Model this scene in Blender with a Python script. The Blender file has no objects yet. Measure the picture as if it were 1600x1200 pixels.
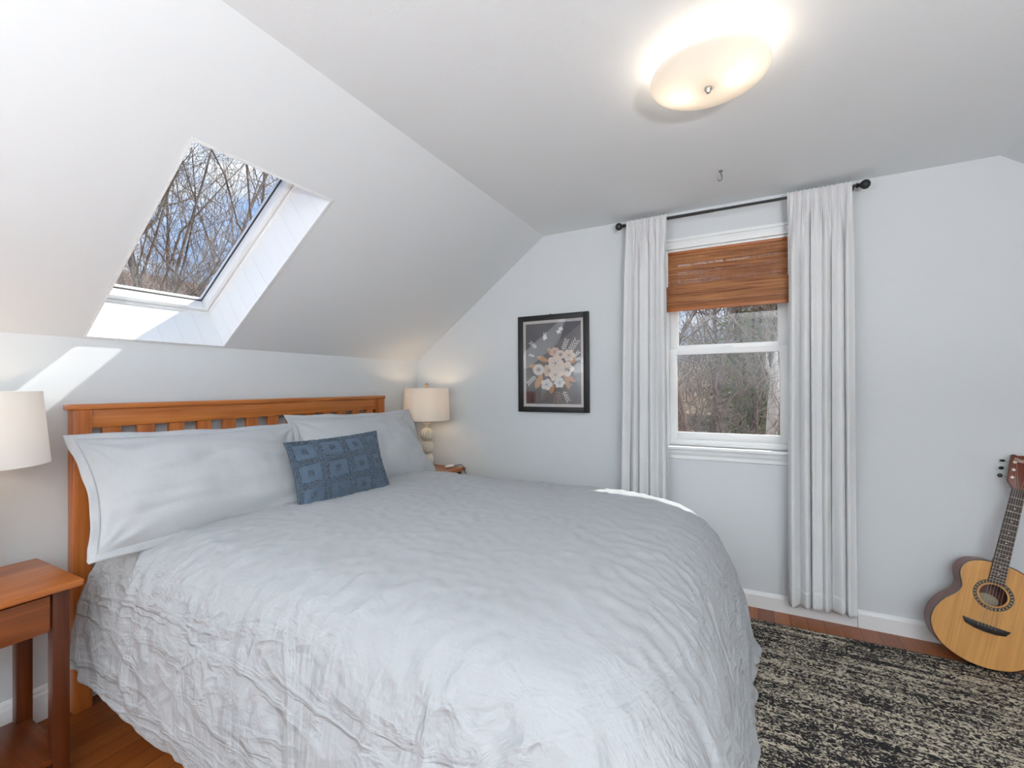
# light levels
SUN=2.7; SKY=.52; FILL2=3.0; CEIL_W=.55; LAMP_R=.60; LAMP_L=.50; EXPO=1.30; UPL=17; UPR=58; BULB=7
SUND=(-.50,-1.0,-1.45)
import bpy, bmesh, math, random
import numpy as np
from mathutils import Vector, Matrix, noise as mnoise
COL = bpy.context.scene.collection
PI = math.pi
# ------------------------------------------------------------------ helpers
class MB:
    """collects shapes and links them as ONE mesh object"""
    def __init__(s): s.v=[]; s.f=[]; s.m=[]; s.cur=0
    def add(s, vs, fs):
        b=len(s.v); s.v += [tuple(p) for p in vs]
        for f in fs: s.f.append([b+i for i in f]); s.m.append(s.cur)
        return s
    def box(s, x0,x1,y0,y1,z0,z1):
        vs=[(x,y,z) for z in (z0,z1) for y in (y0,y1) for x in (x0,x1)]
        return s.add(vs, [(0,2,3,1),(4,5,7,6),(0,1,5,4),(2,6,7,3),(0,4,6,2),(1,3,7,5)])
    def prism(s, poly, axis, a, b):
        """polygon (list of 2-D points) extruded along axis from a to b"""
        n=len(poly)
        def P(p,t):
            return {'y':(p[0],t,p[1]),'x':(t,p[0],p[1]),'z':(p[0],p[1],t)}[axis]
        vs=[P(p,a) for p in poly]+[P(p,b) for p in poly]
        fs=[list(range(n-1,-1,-1)), list(range(n,2*n))]
        for i in range(n):
            j=(i+1)%n; fs.append((i,j,n+j,n+i))
        return s.add(vs,fs)
    def lathe(s, prof, c=(0,0,0), seg=40, axis='z', cap=True, rib=0, nrib=0, ribr=None):
        vs=[];fs=[]
        for k,(r,h) in enumerate(prof):
            for i in range(seg):
                a=2*PI*i/seg
                rr=r
                if rib and (ribr is None or ribr[0]<=h<=ribr[1]): rr=r*(1+rib*(abs(math.cos(nrib*a/2))-.6))
                x,y=rr*math.cos(a),rr*math.sin(a)
                p={'z':(x,y,h),'x':(h,x,y),'y':(y,h,x)}[axis]
                vs.append((c[0]+p[0],c[1]+p[1],c[2]+p[2]))
        for k in range(len(prof)-1):
            for i in range(seg):
                j=(i+1)%seg
                fs.append((k*seg+i,k*seg+j,(k+1)*seg+j,(k+1)*seg+i))
        if cap:
            fs.append(list(range(seg-1,-1,-1))); n=(len(prof)-1)*seg; fs.append([n+i for i in range(seg)])
        return s.add(vs,fs)
    def tube(s, pts, rad, seg=8, cap=True):
        pts=[Vector(p) for p in pts]; n=len(pts)
        if not hasattr(rad,'__len__'): rad=[rad]*n
        vs=[];fs=[]
        t0=(pts[1]-pts[0]).normalized()
        u=t0.orthogonal().normalized()
        for i,p in enumerate(pts):
            t=(pts[min(i+1,n-1)]-pts[max(i-1,0)])
            t = t.normalized() if t.length>1e-9 else t0
            u=(u-t*u.dot(t)); u = u.normalized() if u.length>1e-6 else t.orthogonal().normalized()
            w=t.cross(u)
            for k in range(seg):
                a=2*PI*k/seg; vs.append(p+(u*math.cos(a)+w*math.sin(a))*rad[i])
        for i in range(n-1):
            for k in range(seg):
                j=(k+1)%seg; fs.append((i*seg+k,i*seg+j,(i+1)*seg+j,(i+1)*seg+k))
        if cap:
            fs.append(list(range(seg-1,-1,-1))); fs.append([(n-1)*seg+k for k in range(seg)])
        return s.add(vs,fs)
    def grid(s, nu, nv, fn, flip=False):
        vs=[fn(i/(nu-1),j/(nv-1)) for j in range(nv) for i in range(nu)]
        fs=[]
        for j in range(nv-1):
            for i in range(nu-1):
                q=(j*nu+i,j*nu+i+1,(j+1)*nu+i+1,(j+1)*nu+i)
                fs.append(q[::-1] if flip else q)
        return s.add(vs,fs)
    def sphere(s, c, r, seg=16, rings=10, sc=(1,1,1)):
        prof=[(r*math.sin(PI*k/rings)+1e-5, -r*math.cos(PI*k/rings)) for k in range(rings+1)]
        b=len(s.v); s.lathe(prof,(0,0,0),seg)
        for i in range(b,len(s.v)):
            p=s.v[i]; s.v[i]=(c[0]+p[0]*sc[0],c[1]+p[1]*sc[1],c[2]+p[2]*sc[2])
        return s
    def xform(s, M, start=0):
        for i in range(start,len(s.v)): s.v[i]=tuple(M@Vector(s.v[i]))
        return s
    def build(s, name, mat, parent=None, smooth=False, bevel=0, seg=2, angle=.6, local=False, weld=False):
        off=Vector((0,0,0))
        if parent is not None and not local: off=world_loc(parent)
        me=bpy.data.meshes.new(name)
        me.from_pydata([tuple(Vector(p)-off) for p in s.v],[],s.f)
        mats = mat if isinstance(mat,(list,tuple)) else [mat]
        for m in mats: me.materials.append(m)
        if len(mats)>1: me.polygons.foreach_set('material_index',s.m)
        bm=bmesh.new(); bm.from_mesh(me)
        if weld: bmesh.ops.remove_doubles(bm,verts=bm.verts[:],dist=1e-5)
        bmesh.ops.recalc_face_normals(bm,faces=bm.faces[:])
        if bevel:
            es=[e for e in bm.edges if len(e.link_faces)==2 and e.calc_face_angle(0)>.35]
            bmesh.ops.bevel(bm,geom=es,offset=bevel,segments=seg,profile=.5,affect='EDGES',clamp_overlap=True)
        bm.to_mesh(me); bm.free()
        if smooth or bevel:
            me.polygons.foreach_set('use_smooth',[True]*len(me.polygons))
            me.set_sharp_from_angle(angle=angle)
        o=bpy.data.objects.new(name,me); COL.objects.link(o)
        if parent is not None: o.parent=parent
        return o
def world_loc(o):
    l=Vector((0,0,0))
    while o is not None: l+=o.location; o=o.parent
    return l
def thing(name,label,cat,loc=(0,0,0),group=None,rot=None):
    o=bpy.data.objects.new(name,None); COL.objects.link(o); o.location=loc; o.empty_display_size=.1
    if rot is not None: o.rotation_euler=rot
    o['label']=label; o['category']=cat
    if group: o['group']=group
    return o
def tag(o,label,cat,group=None,kind=None):
    o['label']=label; o['category']=cat
    if group: o['group']=group
    if kind: o['kind']=kind
    return o
def struct(o,label=None,cat=None):
    o['kind']='structure'
    if label: o['label']=label
    if cat: o['category']=cat
    return o
# ------------------------------------------------------------------ materials
def nmat(name):
    m=bpy.data.materials.new(name); m.use_nodes=True; nt=m.node_tree
    return m,nt,nt.nodes['Principled BSDF']
def link(nt,a,b): nt.links.new(a,b)
def coords(nt,scale=(1,1,1),kind='Object',rot=(0,0,0)):
    tc=nt.nodes.new('ShaderNodeTexCoord'); mp=nt.nodes.new('ShaderNodeMapping')
    mp.inputs['Scale'].default_value=scale; mp.inputs['Rotation'].default_value=rot
    link(nt,tc.outputs[kind],mp.inputs['Vector']); return mp.outputs['Vector']
def noise(nt,vec,scale,detail=4,rough=.55,dist=0):
    n=nt.nodes.new('ShaderNodeTexNoise'); n.inputs['Scale'].default_value=scale; n.inputs['Detail'].default_value=detail
    n.inputs['Roughness'].default_value=rough; n.inputs['Distortion'].default_value=dist
    if vec is not None: link(nt,vec,n.inputs['Vector'])
    return n.outputs['Fac']
def ramp(nt,fac,stops,interp='LINEAR'):
    r=nt.nodes.new('ShaderNodeValToRGB'); cr=r.color_ramp; cr.interpolation=interp
    while len(cr.elements)<len(stops): cr.elements.new(.5)
    for e,(p,c) in zip(cr.elements,stops): e.position=p; e.color=(*c,1) if len(c)==3 else c
    link(nt,fac,r.inputs['Fac']); return r.outputs['Color']
def bump(nt,bsdf,h,strength=.3,dist=.002,prev=None):
    b=nt.nodes.new('ShaderNodeBump'); b.inputs['Strength'].default_value=strength; b.inputs['Distance'].default_value=dist
    link(nt,h,b.inputs['Height'])
    if prev: link(nt,prev,b.inputs['Normal'])
    if bsdf: link(nt,b.outputs['Normal'],bsdf.inputs['Normal'])
    return b.outputs['Normal']
def mathn(nt,op,a,b=None):
    n=nt.nodes.new('ShaderNodeMath'); n.operation=op
    for i,x in enumerate((a,b)):
        if x is None: continue
        if hasattr(x,'is_linked') or hasattr(x,'links'): link(nt,x,n.inputs[i])
        else: n.inputs[i].default_value=x
    return n.outputs[0]
def plain(name,c,rough=.5,metal=0,spec=.5,bmp=None,var=0):
    m,nt,b=nmat(name); b.inputs['Base Color'].default_value=(*c,1); b.inputs['Roughness'].default_value=rough
    b.inputs['Metallic'].default_value=metal; b.inputs['Specular IOR Level'].default_value=spec
    if var:
        f=noise(nt,coords(nt),6,5)
        col=ramp(nt,f,[(.3,tuple(x*(1-var) for x in c)),(.7,tuple(min(1,x*(1+var)) for x in c))])
        link(nt,col,b.inputs['Base Color'])
    if bmp: bump(nt,b,noise(nt,coords(nt),bmp[0],5,.6),bmp[1],bmp[2])
    return m
def wood(name,c1,c2,axis='x',rough=.32,scale=1.0,spec=.5,dark=None):
    m,nt,b=nmat(name)
    k=22*scale; s={'x':(1.3*scale,k,k),'y':(k,1.3*scale,k),'z':(k,k,1.3*scale)}[axis]
    v=coords(nt,s)
    f=noise(nt,v,1.0,6,.6,.9)
    stops=[(.25,c1),(.5,tuple((p+q)/2 for p,q in zip(c1,c2))),(.72,c2)]
    col=ramp(nt,f,stops)
    s2={'x':(2,150,150),'y':(150,2,150),'z':(150,150,2)}[axis]
    g=noise(nt,coords(nt,s2),1.0,3,.6)
    mx=nt.nodes.new('ShaderNodeMix'); mx.data_type='RGBA'; mx.blend_type='MULTIPLY'; mx.inputs[0].default_value=.35
    link(nt,col,mx.inputs[6]); link(nt,ramp(nt,g,[(.3,(.55,.5,.45)),(.6,(1,1,1))]),mx.inputs[7])
    link(nt,mx.outputs[2],b.inputs['Base Color'])
    b.inputs['Roughness'].default_value=rough; b.inputs['Specular IOR Level'].default_value=spec
    bump(nt,b,g,.08,.001)
    return m
def fabric(name,c,weave=900,wstr=.15,wr=None,rough=.9,sheen=.15,trans=0,var=.05,slub=0):
    m,nt,b=nmat(name)
    v=coords(nt)
    f=noise(nt,v,9,4)
    col=ramp(nt,f,[(.3,tuple(x*(1-var) for x in c)),(.7,tuple(min(1,x*(1+var)) for x in c))])
    if slub:
        s1=noise(nt,coords(nt,(300,12,300)),1,2); s2=noise(nt,coords(nt,(12,300,300)),1,2)
        mx=nt.nodes.new('ShaderNodeMix'); mx.data_type='RGBA'; mx.blend_type='MULTIPLY'; mx.inputs[0].default_value=1
        link(nt,col,mx.inputs[6]); link(nt,ramp(nt,mathn(nt,'ADD',s1,s2),[(.7,(1-slub,)*3),(1.25,(1,1,1))]),mx.inputs[7]); col=mx.outputs[2]
    link(nt,col,b.inputs['Base Color'])
    b.inputs['Roughness'].default_value=rough; b.inputs['Specular IOR Level'].default_value=.2
    b.inputs['Sheen Weight'].default_value=sheen
    n=bump(nt,b if not wr else None,noise(nt,v,weave,2),wstr,.0006)
    if wr:
        for i,(sc,st,di,strc) in enumerate(wr):
            h=noise(nt,coords(nt,strc),sc,5,.55,1.2)
            h=mathn(nt,'ABSOLUTE',mathn(nt,'SUBTRACT',h,.5))
            n=bump(nt,b if i==len(wr)-1 else None,h,st,di,n)
    if trans:
        t=nt.nodes.new('ShaderNodeBsdfTranslucent'); t.inputs['Color'].default_value=(*c,1)
        ms=nt.nodes.new('ShaderNodeMixShader'); ms.inputs[0].default_value=trans
        link(nt,b.outputs[0],ms.inputs[1]); link(nt,t.outputs[0],ms.inputs[2])
        link(nt,ms.outputs[0],nt.nodes['Material Output'].inputs['Surface'])
    return m
def glass(name,tint=(.97,.98,.98),refl=1.0,ior=1.45):
    m=bpy.data.materials.new(name); m.use_nodes=True; nt=m.node_tree; nt.nodes.clear()
    o=nt.nodes.new('ShaderNodeOutputMaterial'); fr=nt.nodes.new('ShaderNodeFresnel')
    ge=nt.nodes.new('ShaderNodeNewGeometry'); mr=nt.nodes.new('ShaderNodeMapRange')   # the same index on both faces of the thin pane
    mr.inputs[3].default_value=ior; mr.inputs[4].default_value=1/ior
    link(nt,ge.outputs['Backfacing'],mr.inputs[0]); link(nt,mr.outputs[0],fr.inputs['IOR'])
    t=nt.nodes.new('ShaderNodeBsdfTransparent'); t.inputs['Color'].default_value=(*tint,1)
    g=nt.nodes.new('ShaderNodeBsdfGlossy'); g.inputs['Roughness'].default_value=.0; g.inputs['Color'].default_value=(refl,refl,refl,1)
    mx=nt.nodes.new('ShaderNodeMixShader')
    link(nt,fr.outputs[0],mx.inputs[0]); link(nt,t.outputs[0],mx.inputs[1]); link(nt,g.outputs[0],mx.inputs[2])
    link(nt,mx.outputs[0],o.inputs[0]); return m
def emit(name,c,s):
    m=bpy.data.materials.new(name); m.use_nodes=True; nt=m.node_tree; nt.nodes.clear()
    o=nt.nodes.new('ShaderNodeOutputMaterial'); e=nt.nodes.new('ShaderNodeEmission'); e.inputs[0].default_value=(*c,1); e.inputs[1].default_value=s
    link(nt,e.outputs[0],o.inputs[0]); return m
def frosted(name,c,trans,rough=.3):
    m,nt,b=nmat(name); b.inputs['Base Color'].default_value=(*c,1); b.inputs['Roughness'].default_value=rough
    t=nt.nodes.new('ShaderNodeBsdfTranslucent'); t.inputs['Color'].default_value=(*c,1)
    ms=nt.nodes.new('ShaderNodeMixShader'); ms.inputs[0].default_value=trans
    link(nt,b.outputs[0],ms.inputs[1]); link(nt,t.outputs[0],ms.inputs[2])
    link(nt,ms.outputs[0],nt.nodes['Material Output'].inputs['Surface']); return m
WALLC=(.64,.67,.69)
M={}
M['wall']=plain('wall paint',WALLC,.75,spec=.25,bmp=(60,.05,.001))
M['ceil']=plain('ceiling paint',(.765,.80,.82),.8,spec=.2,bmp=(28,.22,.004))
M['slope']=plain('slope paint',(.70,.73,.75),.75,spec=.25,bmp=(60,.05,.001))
M['trim']=plain('white trim paint',(.78,.80,.81),.4,bmp=(90,.03,.001))
M['vinyl']=plain('white vinyl',(.82,.83,.83),.35,bmp=(90,.02,.001))
M['black']=plain('black metal',(.012,.012,.013),.45,bmp=(200,.03,.0005))
M['cherry_x']=wood('cherry wood x',(.36,.095,.017),(.66,.24,.058),'x')
M['cherry_y']=wood('cherry wood y',(.36,.095,.017),(.66,.24,.058),'y')
M['cherry_z']=wood('cherry wood z',(.33,.085,.016),(.60,.20,.045),'z')
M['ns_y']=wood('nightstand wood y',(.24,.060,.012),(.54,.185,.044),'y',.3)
M['ns_d_shaded']=wood('shaded nightstand drawer wood',(.15,.036,.008),(.33,.10,.024),'y',.3)  # darker copy of the top's wood, shade put into the colour
M['ns_z_shaded']=wood('shaded nightstand wood z',(.052,.011,.003),(.125,.031,.008),'z',.3)  # leg copy, darkest, with the shade near the floor painted in
M['ns_x_shaded']=wood('shaded nightstand wood x',(.09,.020,.005),(.19,.050,.012),'x',.3)  # side and shelf copy, also darkened to stand for shade
def duvet_mat():
    m=fabric('grey cotton bed linen',(.40,.42,.44),1100,.12,slub=.05,var=.02); nt=m.node_tree; b=nt.nodes['Principled BSDF']
    n0=b.inputs['Normal'].links[0].from_socket
    ge=nt.nodes.new('ShaderNodeNewGeometry'); sp=nt.nodes.new('ShaderNodeSeparateXYZ'); link(nt,ge.outputs['Normal'],sp.inputs[0])
    hang=mathn(nt,'SUBTRACT',1.0,mathn(nt,'ABSOLUTE',sp.outputs['Z']))            # 1 where the cloth hangs, 0 where it lies
    hang=mathn(nt,'MINIMUM',1.0,mathn(nt,'ADD',.05,mathn(nt,'MULTIPLY',hang,1.5)))
    def ridge(scale,strc,dist,rot=(0,0,0)):
        h=noise(nt,coords(nt,strc,rot=rot),scale,4,.5,1.0)
        return mathn(nt,'SUBTRACT',1.0,mathn(nt,'MINIMUM',1.0,mathn(nt,'MULTIPLY',mathn(nt,'ABSOLUTE',mathn(nt,'SUBTRACT',h,.5)),dist)))
    a=ridge(2.6,(1.6,1.6,.40),8); c=ridge(3.4,(.5,.5,2.6),11); d=ridge(7.0,(1,1.3,1),8)
    h=mathn(nt,'ADD',mathn(nt,'ADD',mathn(nt,'MULTIPLY',a,.9),mathn(nt,'MULTIPLY',c,.5)),mathn(nt,'MULTIPLY',d,.35))
    h=mathn(nt,'MULTIPLY',h,hang)
    bump(nt,b,h,.8,.014,n0); return m
M['bed_linen']=duvet_mat()
M['pillow_linen']=fabric('grey cotton pillow linen',(.47,.49,.51),1100,.12,wr=[(4,.40,.008,(1.6,1,1)),(12,.30,.003,(1,1.6,1))],slub=.05,var=.02)
M['curtain']=fabric('white linen curtain',(.80,.81,.82),900,.2,slub=.06,var=.02,trans=.18)
M['blue']=fabric('blue cotton',(.105,.150,.208),700,.5,var=.10,slub=.12)
def tuft_mat():
    m=fabric('blue tufted yarn',(.080,.114,.158),260,1.0); nt=m.node_tree; b=nt.nodes['Principled BSDF']
    link(nt,ramp(nt,noise(nt,coords(nt),210,2),[(.35,(.040,.058,.082)),(.5,(.085,.120,.165)),(.66,(.17,.215,.27))]),b.inputs['Base Color']); return m
M['blue_tuft']=tuft_mat()
M['mattress']=fabric('white mattress ticking',(.75,.74,.72),500,.2)
M['glass']=glass('window glass')
M['pglass']=glass('picture glass',(.98,.98,.98),1.0,1.75)
M['brass']=plain('aged brass',(.50,.36,.16),.35,metal=.9,bmp=(100,.05,.0005))
M['nickel']=plain('brushed nickel',(.55,.53,.50),.35,metal=.9,bmp=(100,.05,.0005))
M['plaster']=plain('painted lamp plaster',(.62,.58,.48),.55,var=.16,bmp=(120,.1,.001))
M['shade']=frosted('linen lamp shade',(.80,.765,.715),.35,.9)
M['shade_lit']=frosted('window-lit lamp shade',(.86,.86,.85),.35,.9)  # paler copy of the linen shade, stronger window light put into its colour
M['opal']=frosted('frosted opal glass',(.86,.83,.79),.45,.25)
M['hook_metal']=plain('grey hook metal',(.16,.16,.16),.45,bmp=(100,.05,.0005))
M['white_plastic']=plain('white plastic',(.75,.75,.75),.35,bmp=(200,.02,.0005))
M['bulb']=emit('lit bulb',(1,.84,.64),BULB)
M['table_bulb']=emit('lit table lamp bulb',(1,.70,.42),3)
M['floor']=M['trim']
# ------------------------------------------------------------------ duvet drape (cloth simulated on a bed-shaped form)
def drape_duvet(NX=122,NY=120,frames=75):
    def form(name,rings,seg=10):
        """closed form from stacked rounded rectangles (x0,x1,y0,y1,r,z)"""
        g=MB(); vs=[]; n=4*(seg+1)
        for (x0,x1,y0,y1,r,z) in rings:
            for cx_,cy_,a0 in ((x1-r,y1-r,0),(x0+r,y1-r,PI/2),(x0+r,y0+r,PI),(x1-r,y0+r,3*PI/2)):
                for k in range(seg+1):
                    a=a0+PI/2*k/seg; vs.append((cx_+r*math.cos(a),cy_+r*math.sin(a),z))
        fs=[]
        for q in range(len(rings)-1):
            for i in range(n): fs.append((q*n+i,q*n+(i+1)%n,(q+1)*n+(i+1)%n,(q+1)*n+i))
        fs.append(list(range(n-1,-1,-1))); m=(len(rings)-1)*n; fs.append([m+i for i in range(n)])
        g.add(vs,fs); o=g.build(name,M['bed_linen'])
        o.modifiers.new('c','COLLISION'); c=o.collision; c.thickness_outer=.012; c.cloth_friction=15; c.damping=.4
        return o
    rings=[(.02,2.335,-2.15,-.41,.16,.06),(.02,2.31,-2.15,-.41,.16,.25),(.02,2.275,-2.14,-.425,.18,.42),(.02,2.235,-2.12,-.44,.20,.52),(.03,2.185,-2.09,-.47,.20,.595),(.05,2.11,-2.04,-.505,.20,.652),(.08,1.98,-1.95,-.565,.20,.684),(.12,1.75,-1.80,-.75,.25,.692),(.3,1.4,-1.6,-1.0,.25,.697)]
    forms=[form('form',rings)]
    g=MB(); g.box(-1,4,-4,.5,-.3,.004); f=g.build('form_floor',M['floor']); f.modifiers.new('c','COLLISION'); f.collision.thickness_outer=.012; f.collision.cloth_friction=30; forms.append(f)
    g=MB(); g.box(0,4,-.05,.3,0,1.5); f=g.build('form_wall',M['floor']); f.modifiers.new('c','COLLISION'); f.collision.thickness_outer=.012; forms.append(f)
    g=MB(); g.box(.05,.52,-.385,.3,0,.65); f=g.build('form_table',M['floor']); f.modifiers.new('c','COLLISION'); f.collision.thickness_outer=.014; f.collision.damping=.4; forms.append(f)
    x0,x1,y0,y1=.27,2.76,-2.51,-.18; rnd=random.Random(3)
    g=MB()
    def P(u,v):
        x=x0+(x1-x0)*u; k=max(0,min(1,(x-.50)/.45)); y=y0+(y1-.235*(1-k*k*(3-2*k))-y0)*v     # cut short beside the far nightstand
        return (x,y,.722+.004*math.sin(x*5+y*3)+.004*math.sin(y*9-x*4+1)+rnd.gauss(0,.004))
    g.grid(NX,NY,P); o=g.build('cloth',M['bed_linen'])
    vg=o.vertex_groups.new(name='pin')
    for j in range(NY):
        for i in range(NX):
            y=y0+(y1-y0)*j/(NY-1)
            if i<9 and -1.98<y<-.62: vg.add([j*NX+i],1.0,'REPLACE')
    vs_=o.vertex_groups.new(name='slack')        # more loose cloth where it hangs, little on the flat top
    for j in range(NY):
        for i in range(NX):
            x=x0+(x1-x0)*i/(NX-1); y=y0+(y1-y0)*j/(NY-1)
            e=max((x-1.75)/.35,(-1.72-y)/.30,(y+.75)/.25)
            vs_.add([j*NX+i],1-max(0,min(1,e)),'REPLACE')
    m=o.modifiers.new('cloth','CLOTH'); s=m.settings
    s.vertex_group_mass='pin'; s.quality=6; s.mass=.25; s.tension_stiffness=25; s.compression_stiffness=10; s.shear_stiffness=8; s.bending_stiffness=.12
    s.tension_damping=5; s.compression_damping=5; s.shear_damping=5; s.bending_damping=.5; s.air_damping=1.5; s.vertex_group_shrink='slack'; s.shrink_min=-.075; s.shrink_max=-.004
    m.collision_settings.collision_quality=3; m.collision_settings.distance_min=.005
    m.point_cache.frame_start=1; m.point_cache.frame_end=frames
    sc_=bpy.context.scene
    for f in range(1,frames+1): sc_.frame_set(f)
    ev=o.evaluated_get(bpy.context.evaluated_depsgraph_get())
    pts=[tuple(v.co) for v in ev.data.vertices]
    for q in forms+[o]: 
        me=q.data; bpy.data.objects.remove(q); bpy.data.meshes.remove(me)
    sc_.frame_set(1)
    return pts,NX,NY
DPTS,_nx,_ny=drape_duvet(); DSHAPE=(_ny,_nx)
# ------------------------------------------------------------------ room shell
H=2.28; ZK=1.4432; XS=1.1169; XR=3.392; XW=4.509; YF=-5.0; RZ=-.0
ANG=math.atan2(H-ZK,XS); EU=Vector((math.cos(ANG),0,math.sin(ANG))); EW=Vector((-math.sin(ANG),0,math.cos(ANG)))
O0=Vector((0,0,ZK))
def SL(u,v,w): return O0+EU*u+EW*w+Vector((0,v,0))
LS=XS/math.cos(ANG)
def floor_mat():
    m,nt,b=nmat('wood strip floor')
    v=coords(nt,(1,1,1),rot=(0,0,PI/2))
    br=nt.nodes.new('ShaderNodeTexBrick'); link(nt,v,br.inputs['Vector'])
    br.inputs['Scale'].default_value=1; br.inputs['Brick Width'].default_value=.62; br.inputs['Row Height'].default_value=.075
    br.inputs['Mortar Size'].default_value=.0012; br.offset=.37
    br.inputs['Color1'].default_value=(.22,.056,.011,1); br.inputs['Color2'].default_value=(.40,.122,.028,1); br.inputs['Mortar'].default_value=(.05,.012,.004,1)
    g=noise(nt,coords(nt,(60,3,1)),1,5,.6,.6)
    mx=nt.nodes.new('ShaderNodeMix'); mx.data_type='RGBA'; mx.blend_type='MULTIPLY'; mx.inputs[0].default_value=.6
    link(nt,br.outputs['Color'],mx.inputs[6]); link(nt,ramp(nt,g,[(.3,(.6,.55,.5)),(.65,(1,1,1))]),mx.inputs[7])
    link(nt,mx.outputs[2],b.inputs['Base Color']); b.inputs['Roughness'].default_value=.3
    bump(nt,b,br.outputs['Fac'],-.2,.001); return m
M['floor']=floor_mat()
o=struct(MB().box(-.15,XW+.15,YF-.15,.14,-.12,0).build('floor',M['floor']))
# walls
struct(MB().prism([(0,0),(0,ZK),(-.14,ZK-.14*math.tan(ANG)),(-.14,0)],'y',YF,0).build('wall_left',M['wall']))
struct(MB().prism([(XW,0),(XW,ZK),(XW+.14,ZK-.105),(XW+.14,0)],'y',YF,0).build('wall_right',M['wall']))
# gable wall with the window opening
WX0,WX1,WZ0,WZ1=1.925,2.572,.875,2.056
g=MB()
ZT=2.448
def gable(mb,x0,x1,z0,z1,ya,yb):
    mb.prism([(-.126,-.12),(x0,-.12),(x0,ZT),(.991,ZT),(-.126,1.611)] if x0>.991 else [(-.126,-.12),(x0,-.12),(x0,1.611+(x0+.126)*.7493),(-.126,1.611)],'y',ya,yb)
    mb.prism([(x1,-.12),(XW+.12,-.12),(XW+.12,ZK+.17),(XR+.12,ZT),(x1,ZT)],'y',ya,yb)
    mb.box(x0,x1,ya,yb,-.12,z0)
    mb.prism([(x0,z1),(x1,z1),(x1,ZT),(max(x0,.991),ZT)]+([(x0,1.611+(x0+.126)*.7493)] if x0<.991 else []),'y',ya,yb)
gable(g,WX0,WX1,WZ0,WZ1,0,.14)
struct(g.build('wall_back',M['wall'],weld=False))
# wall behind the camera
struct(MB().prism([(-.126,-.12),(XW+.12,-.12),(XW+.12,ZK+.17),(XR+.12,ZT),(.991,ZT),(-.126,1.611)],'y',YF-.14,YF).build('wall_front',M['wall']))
# sloped ceiling with the skylight hole
SU0,SU1,SV0,SV1=.006,.996,-2.066,-1.515; DW=.21
def slab(mb,u0,u1,v0,v1,w0,w1):
    vs=[SL(u,v,w) for w in (w0,w1) for v in (v0,v1) for u in (u0,u1)]
    mb.add(vs,[(0,2,3,1),(4,5,7,6),(0,1,5,4),(2,6,7,3),(0,4,6,2),(1,3,7,5)])
g=MB()
TV0,TV1=-4.45,-3.35
slab(g,0,LS,YF,TV0,0,DW); slab(g,0,SU0,TV0,TV1,0,DW); slab(g,SU1,LS,TV0,TV1,0,DW); slab(g,0,LS,TV1,SV0,0,DW); slab(g,0,LS,SV1,0,0,DW); slab(g,0,SU0,SV0,SV1,0,DW); slab(g,SU1,LS,SV0,SV1,0,DW)
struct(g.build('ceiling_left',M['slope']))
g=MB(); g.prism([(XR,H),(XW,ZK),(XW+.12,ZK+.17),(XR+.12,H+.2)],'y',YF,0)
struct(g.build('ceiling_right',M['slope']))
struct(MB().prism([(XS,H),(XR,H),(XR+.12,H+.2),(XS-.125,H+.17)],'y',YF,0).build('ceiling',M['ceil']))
# baseboards
def basepoly(t=.015,h=.088): return [(0,0),(-t,0),(-t,h-.018),(-t*.75,h-.008),(-t*.55,h-.004),(0,h)]
def base_gable(x0,x1,name): return struct(MB().prism(basepoly(),'x',x0,x1).build(name,M['trim']))
base_gable(.015,2.8445,'baseboard_back'); base_gable(2.8475,XW-.015,'baseboard_back.001')
struct(MB().prism([(0,0),(.015,0),(.015,.095),(.011,.105),(.011,.112),(.006,.122),(0,.124)],'y',YF,-.0).build('baseboard_left',M['trim']))
struct(MB().prism([(XW,0),(XW-.015,0),(XW-.015,.08),(XW,.088)],'y',YF,0).build('baseboard_right',M['trim']))
# ------------------------------------------------------------------ window_1 (gable, double hung)
w1=thing('window_1','white double-hung window in the end wall between the curtains','window',(2.2535,0,WZ0)); w1['kind']='structure'
g=MB(); c=.078
g.box(WX0-c,WX1+c,-.018,0,WZ1,WZ1+.045); g.box(WX0-c,WX1+c,-.024,0,WZ1+.045,WZ1+.064)
g.box(WX0-c,WX0-.002,-.018,0,WZ0,WZ1); g.box(WX1+.002,WX1+c,-.018,0,WZ0,WZ1)
g.build('casing',M['trim'],w1,bevel=.003)
g=MB(); g.box(WX0,WX0+.012,0,.14,WZ0,WZ1); g.box(WX1-.012,WX1,0,.14,WZ0,WZ1); g.box(WX0+.012,WX1-.012,0,.14,WZ1-.012,WZ1); g.box(WX0+.012,WX1-.012,.03,.16,WZ0,WZ0+.014)
g.build('jamb',M['vinyl'],w1,bevel=.001)
g=MB(); g.box(WX0-c-.01,WX1+c+.01,-.045,.045,WZ0-.018,WZ0); g.build('stool',M['trim'],w1,bevel=.004)
g=MB(); g.prism([(0,WZ0-.018),(-.022,WZ0-.018),(-.020,WZ0-.040),(-.012,WZ0-.055),(-.012,WZ0-.074),(0,WZ0-.078)],'x',WX0-c,WX1+c); g.build('apron',M['trim'],w1)
g=MB(); g.box(WX0+.012,WX1-.012,.03,.05,WZ0+.014,WZ0+.036); g.box(WX0+.012,WX1-.012,.022,.042,WZ0,WZ0+.014); g.build('sill_stop',M['vinyl'],w1,bevel=.001)
def sash(name,x0,x1,z0,z1,y0,y1,st,rb,rt):
    f=MB()
    f.box(x0,x0+st,y0,y1,z0,z1); f.box(x1-st,x1,y0,y1,z0,z1); f.box(x0+st,x1-st,y0,y1,z0,z0+rb); f.box(x0+st,x1-st,y0,y1,z1-rt,z1)
    s_=f.build(name,M['vinyl'],w1,bevel=.002)
    MB().box(x0+st-.004,x1-st+.004,(y0+y1)/2-.002,(y0+y1)/2+.002,z0+rb-.004,z1-rt+.004).build('glass_pane',M['glass'],s_)
    return s_
sx0,sx1=WX0+.012,WX1-.012
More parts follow.
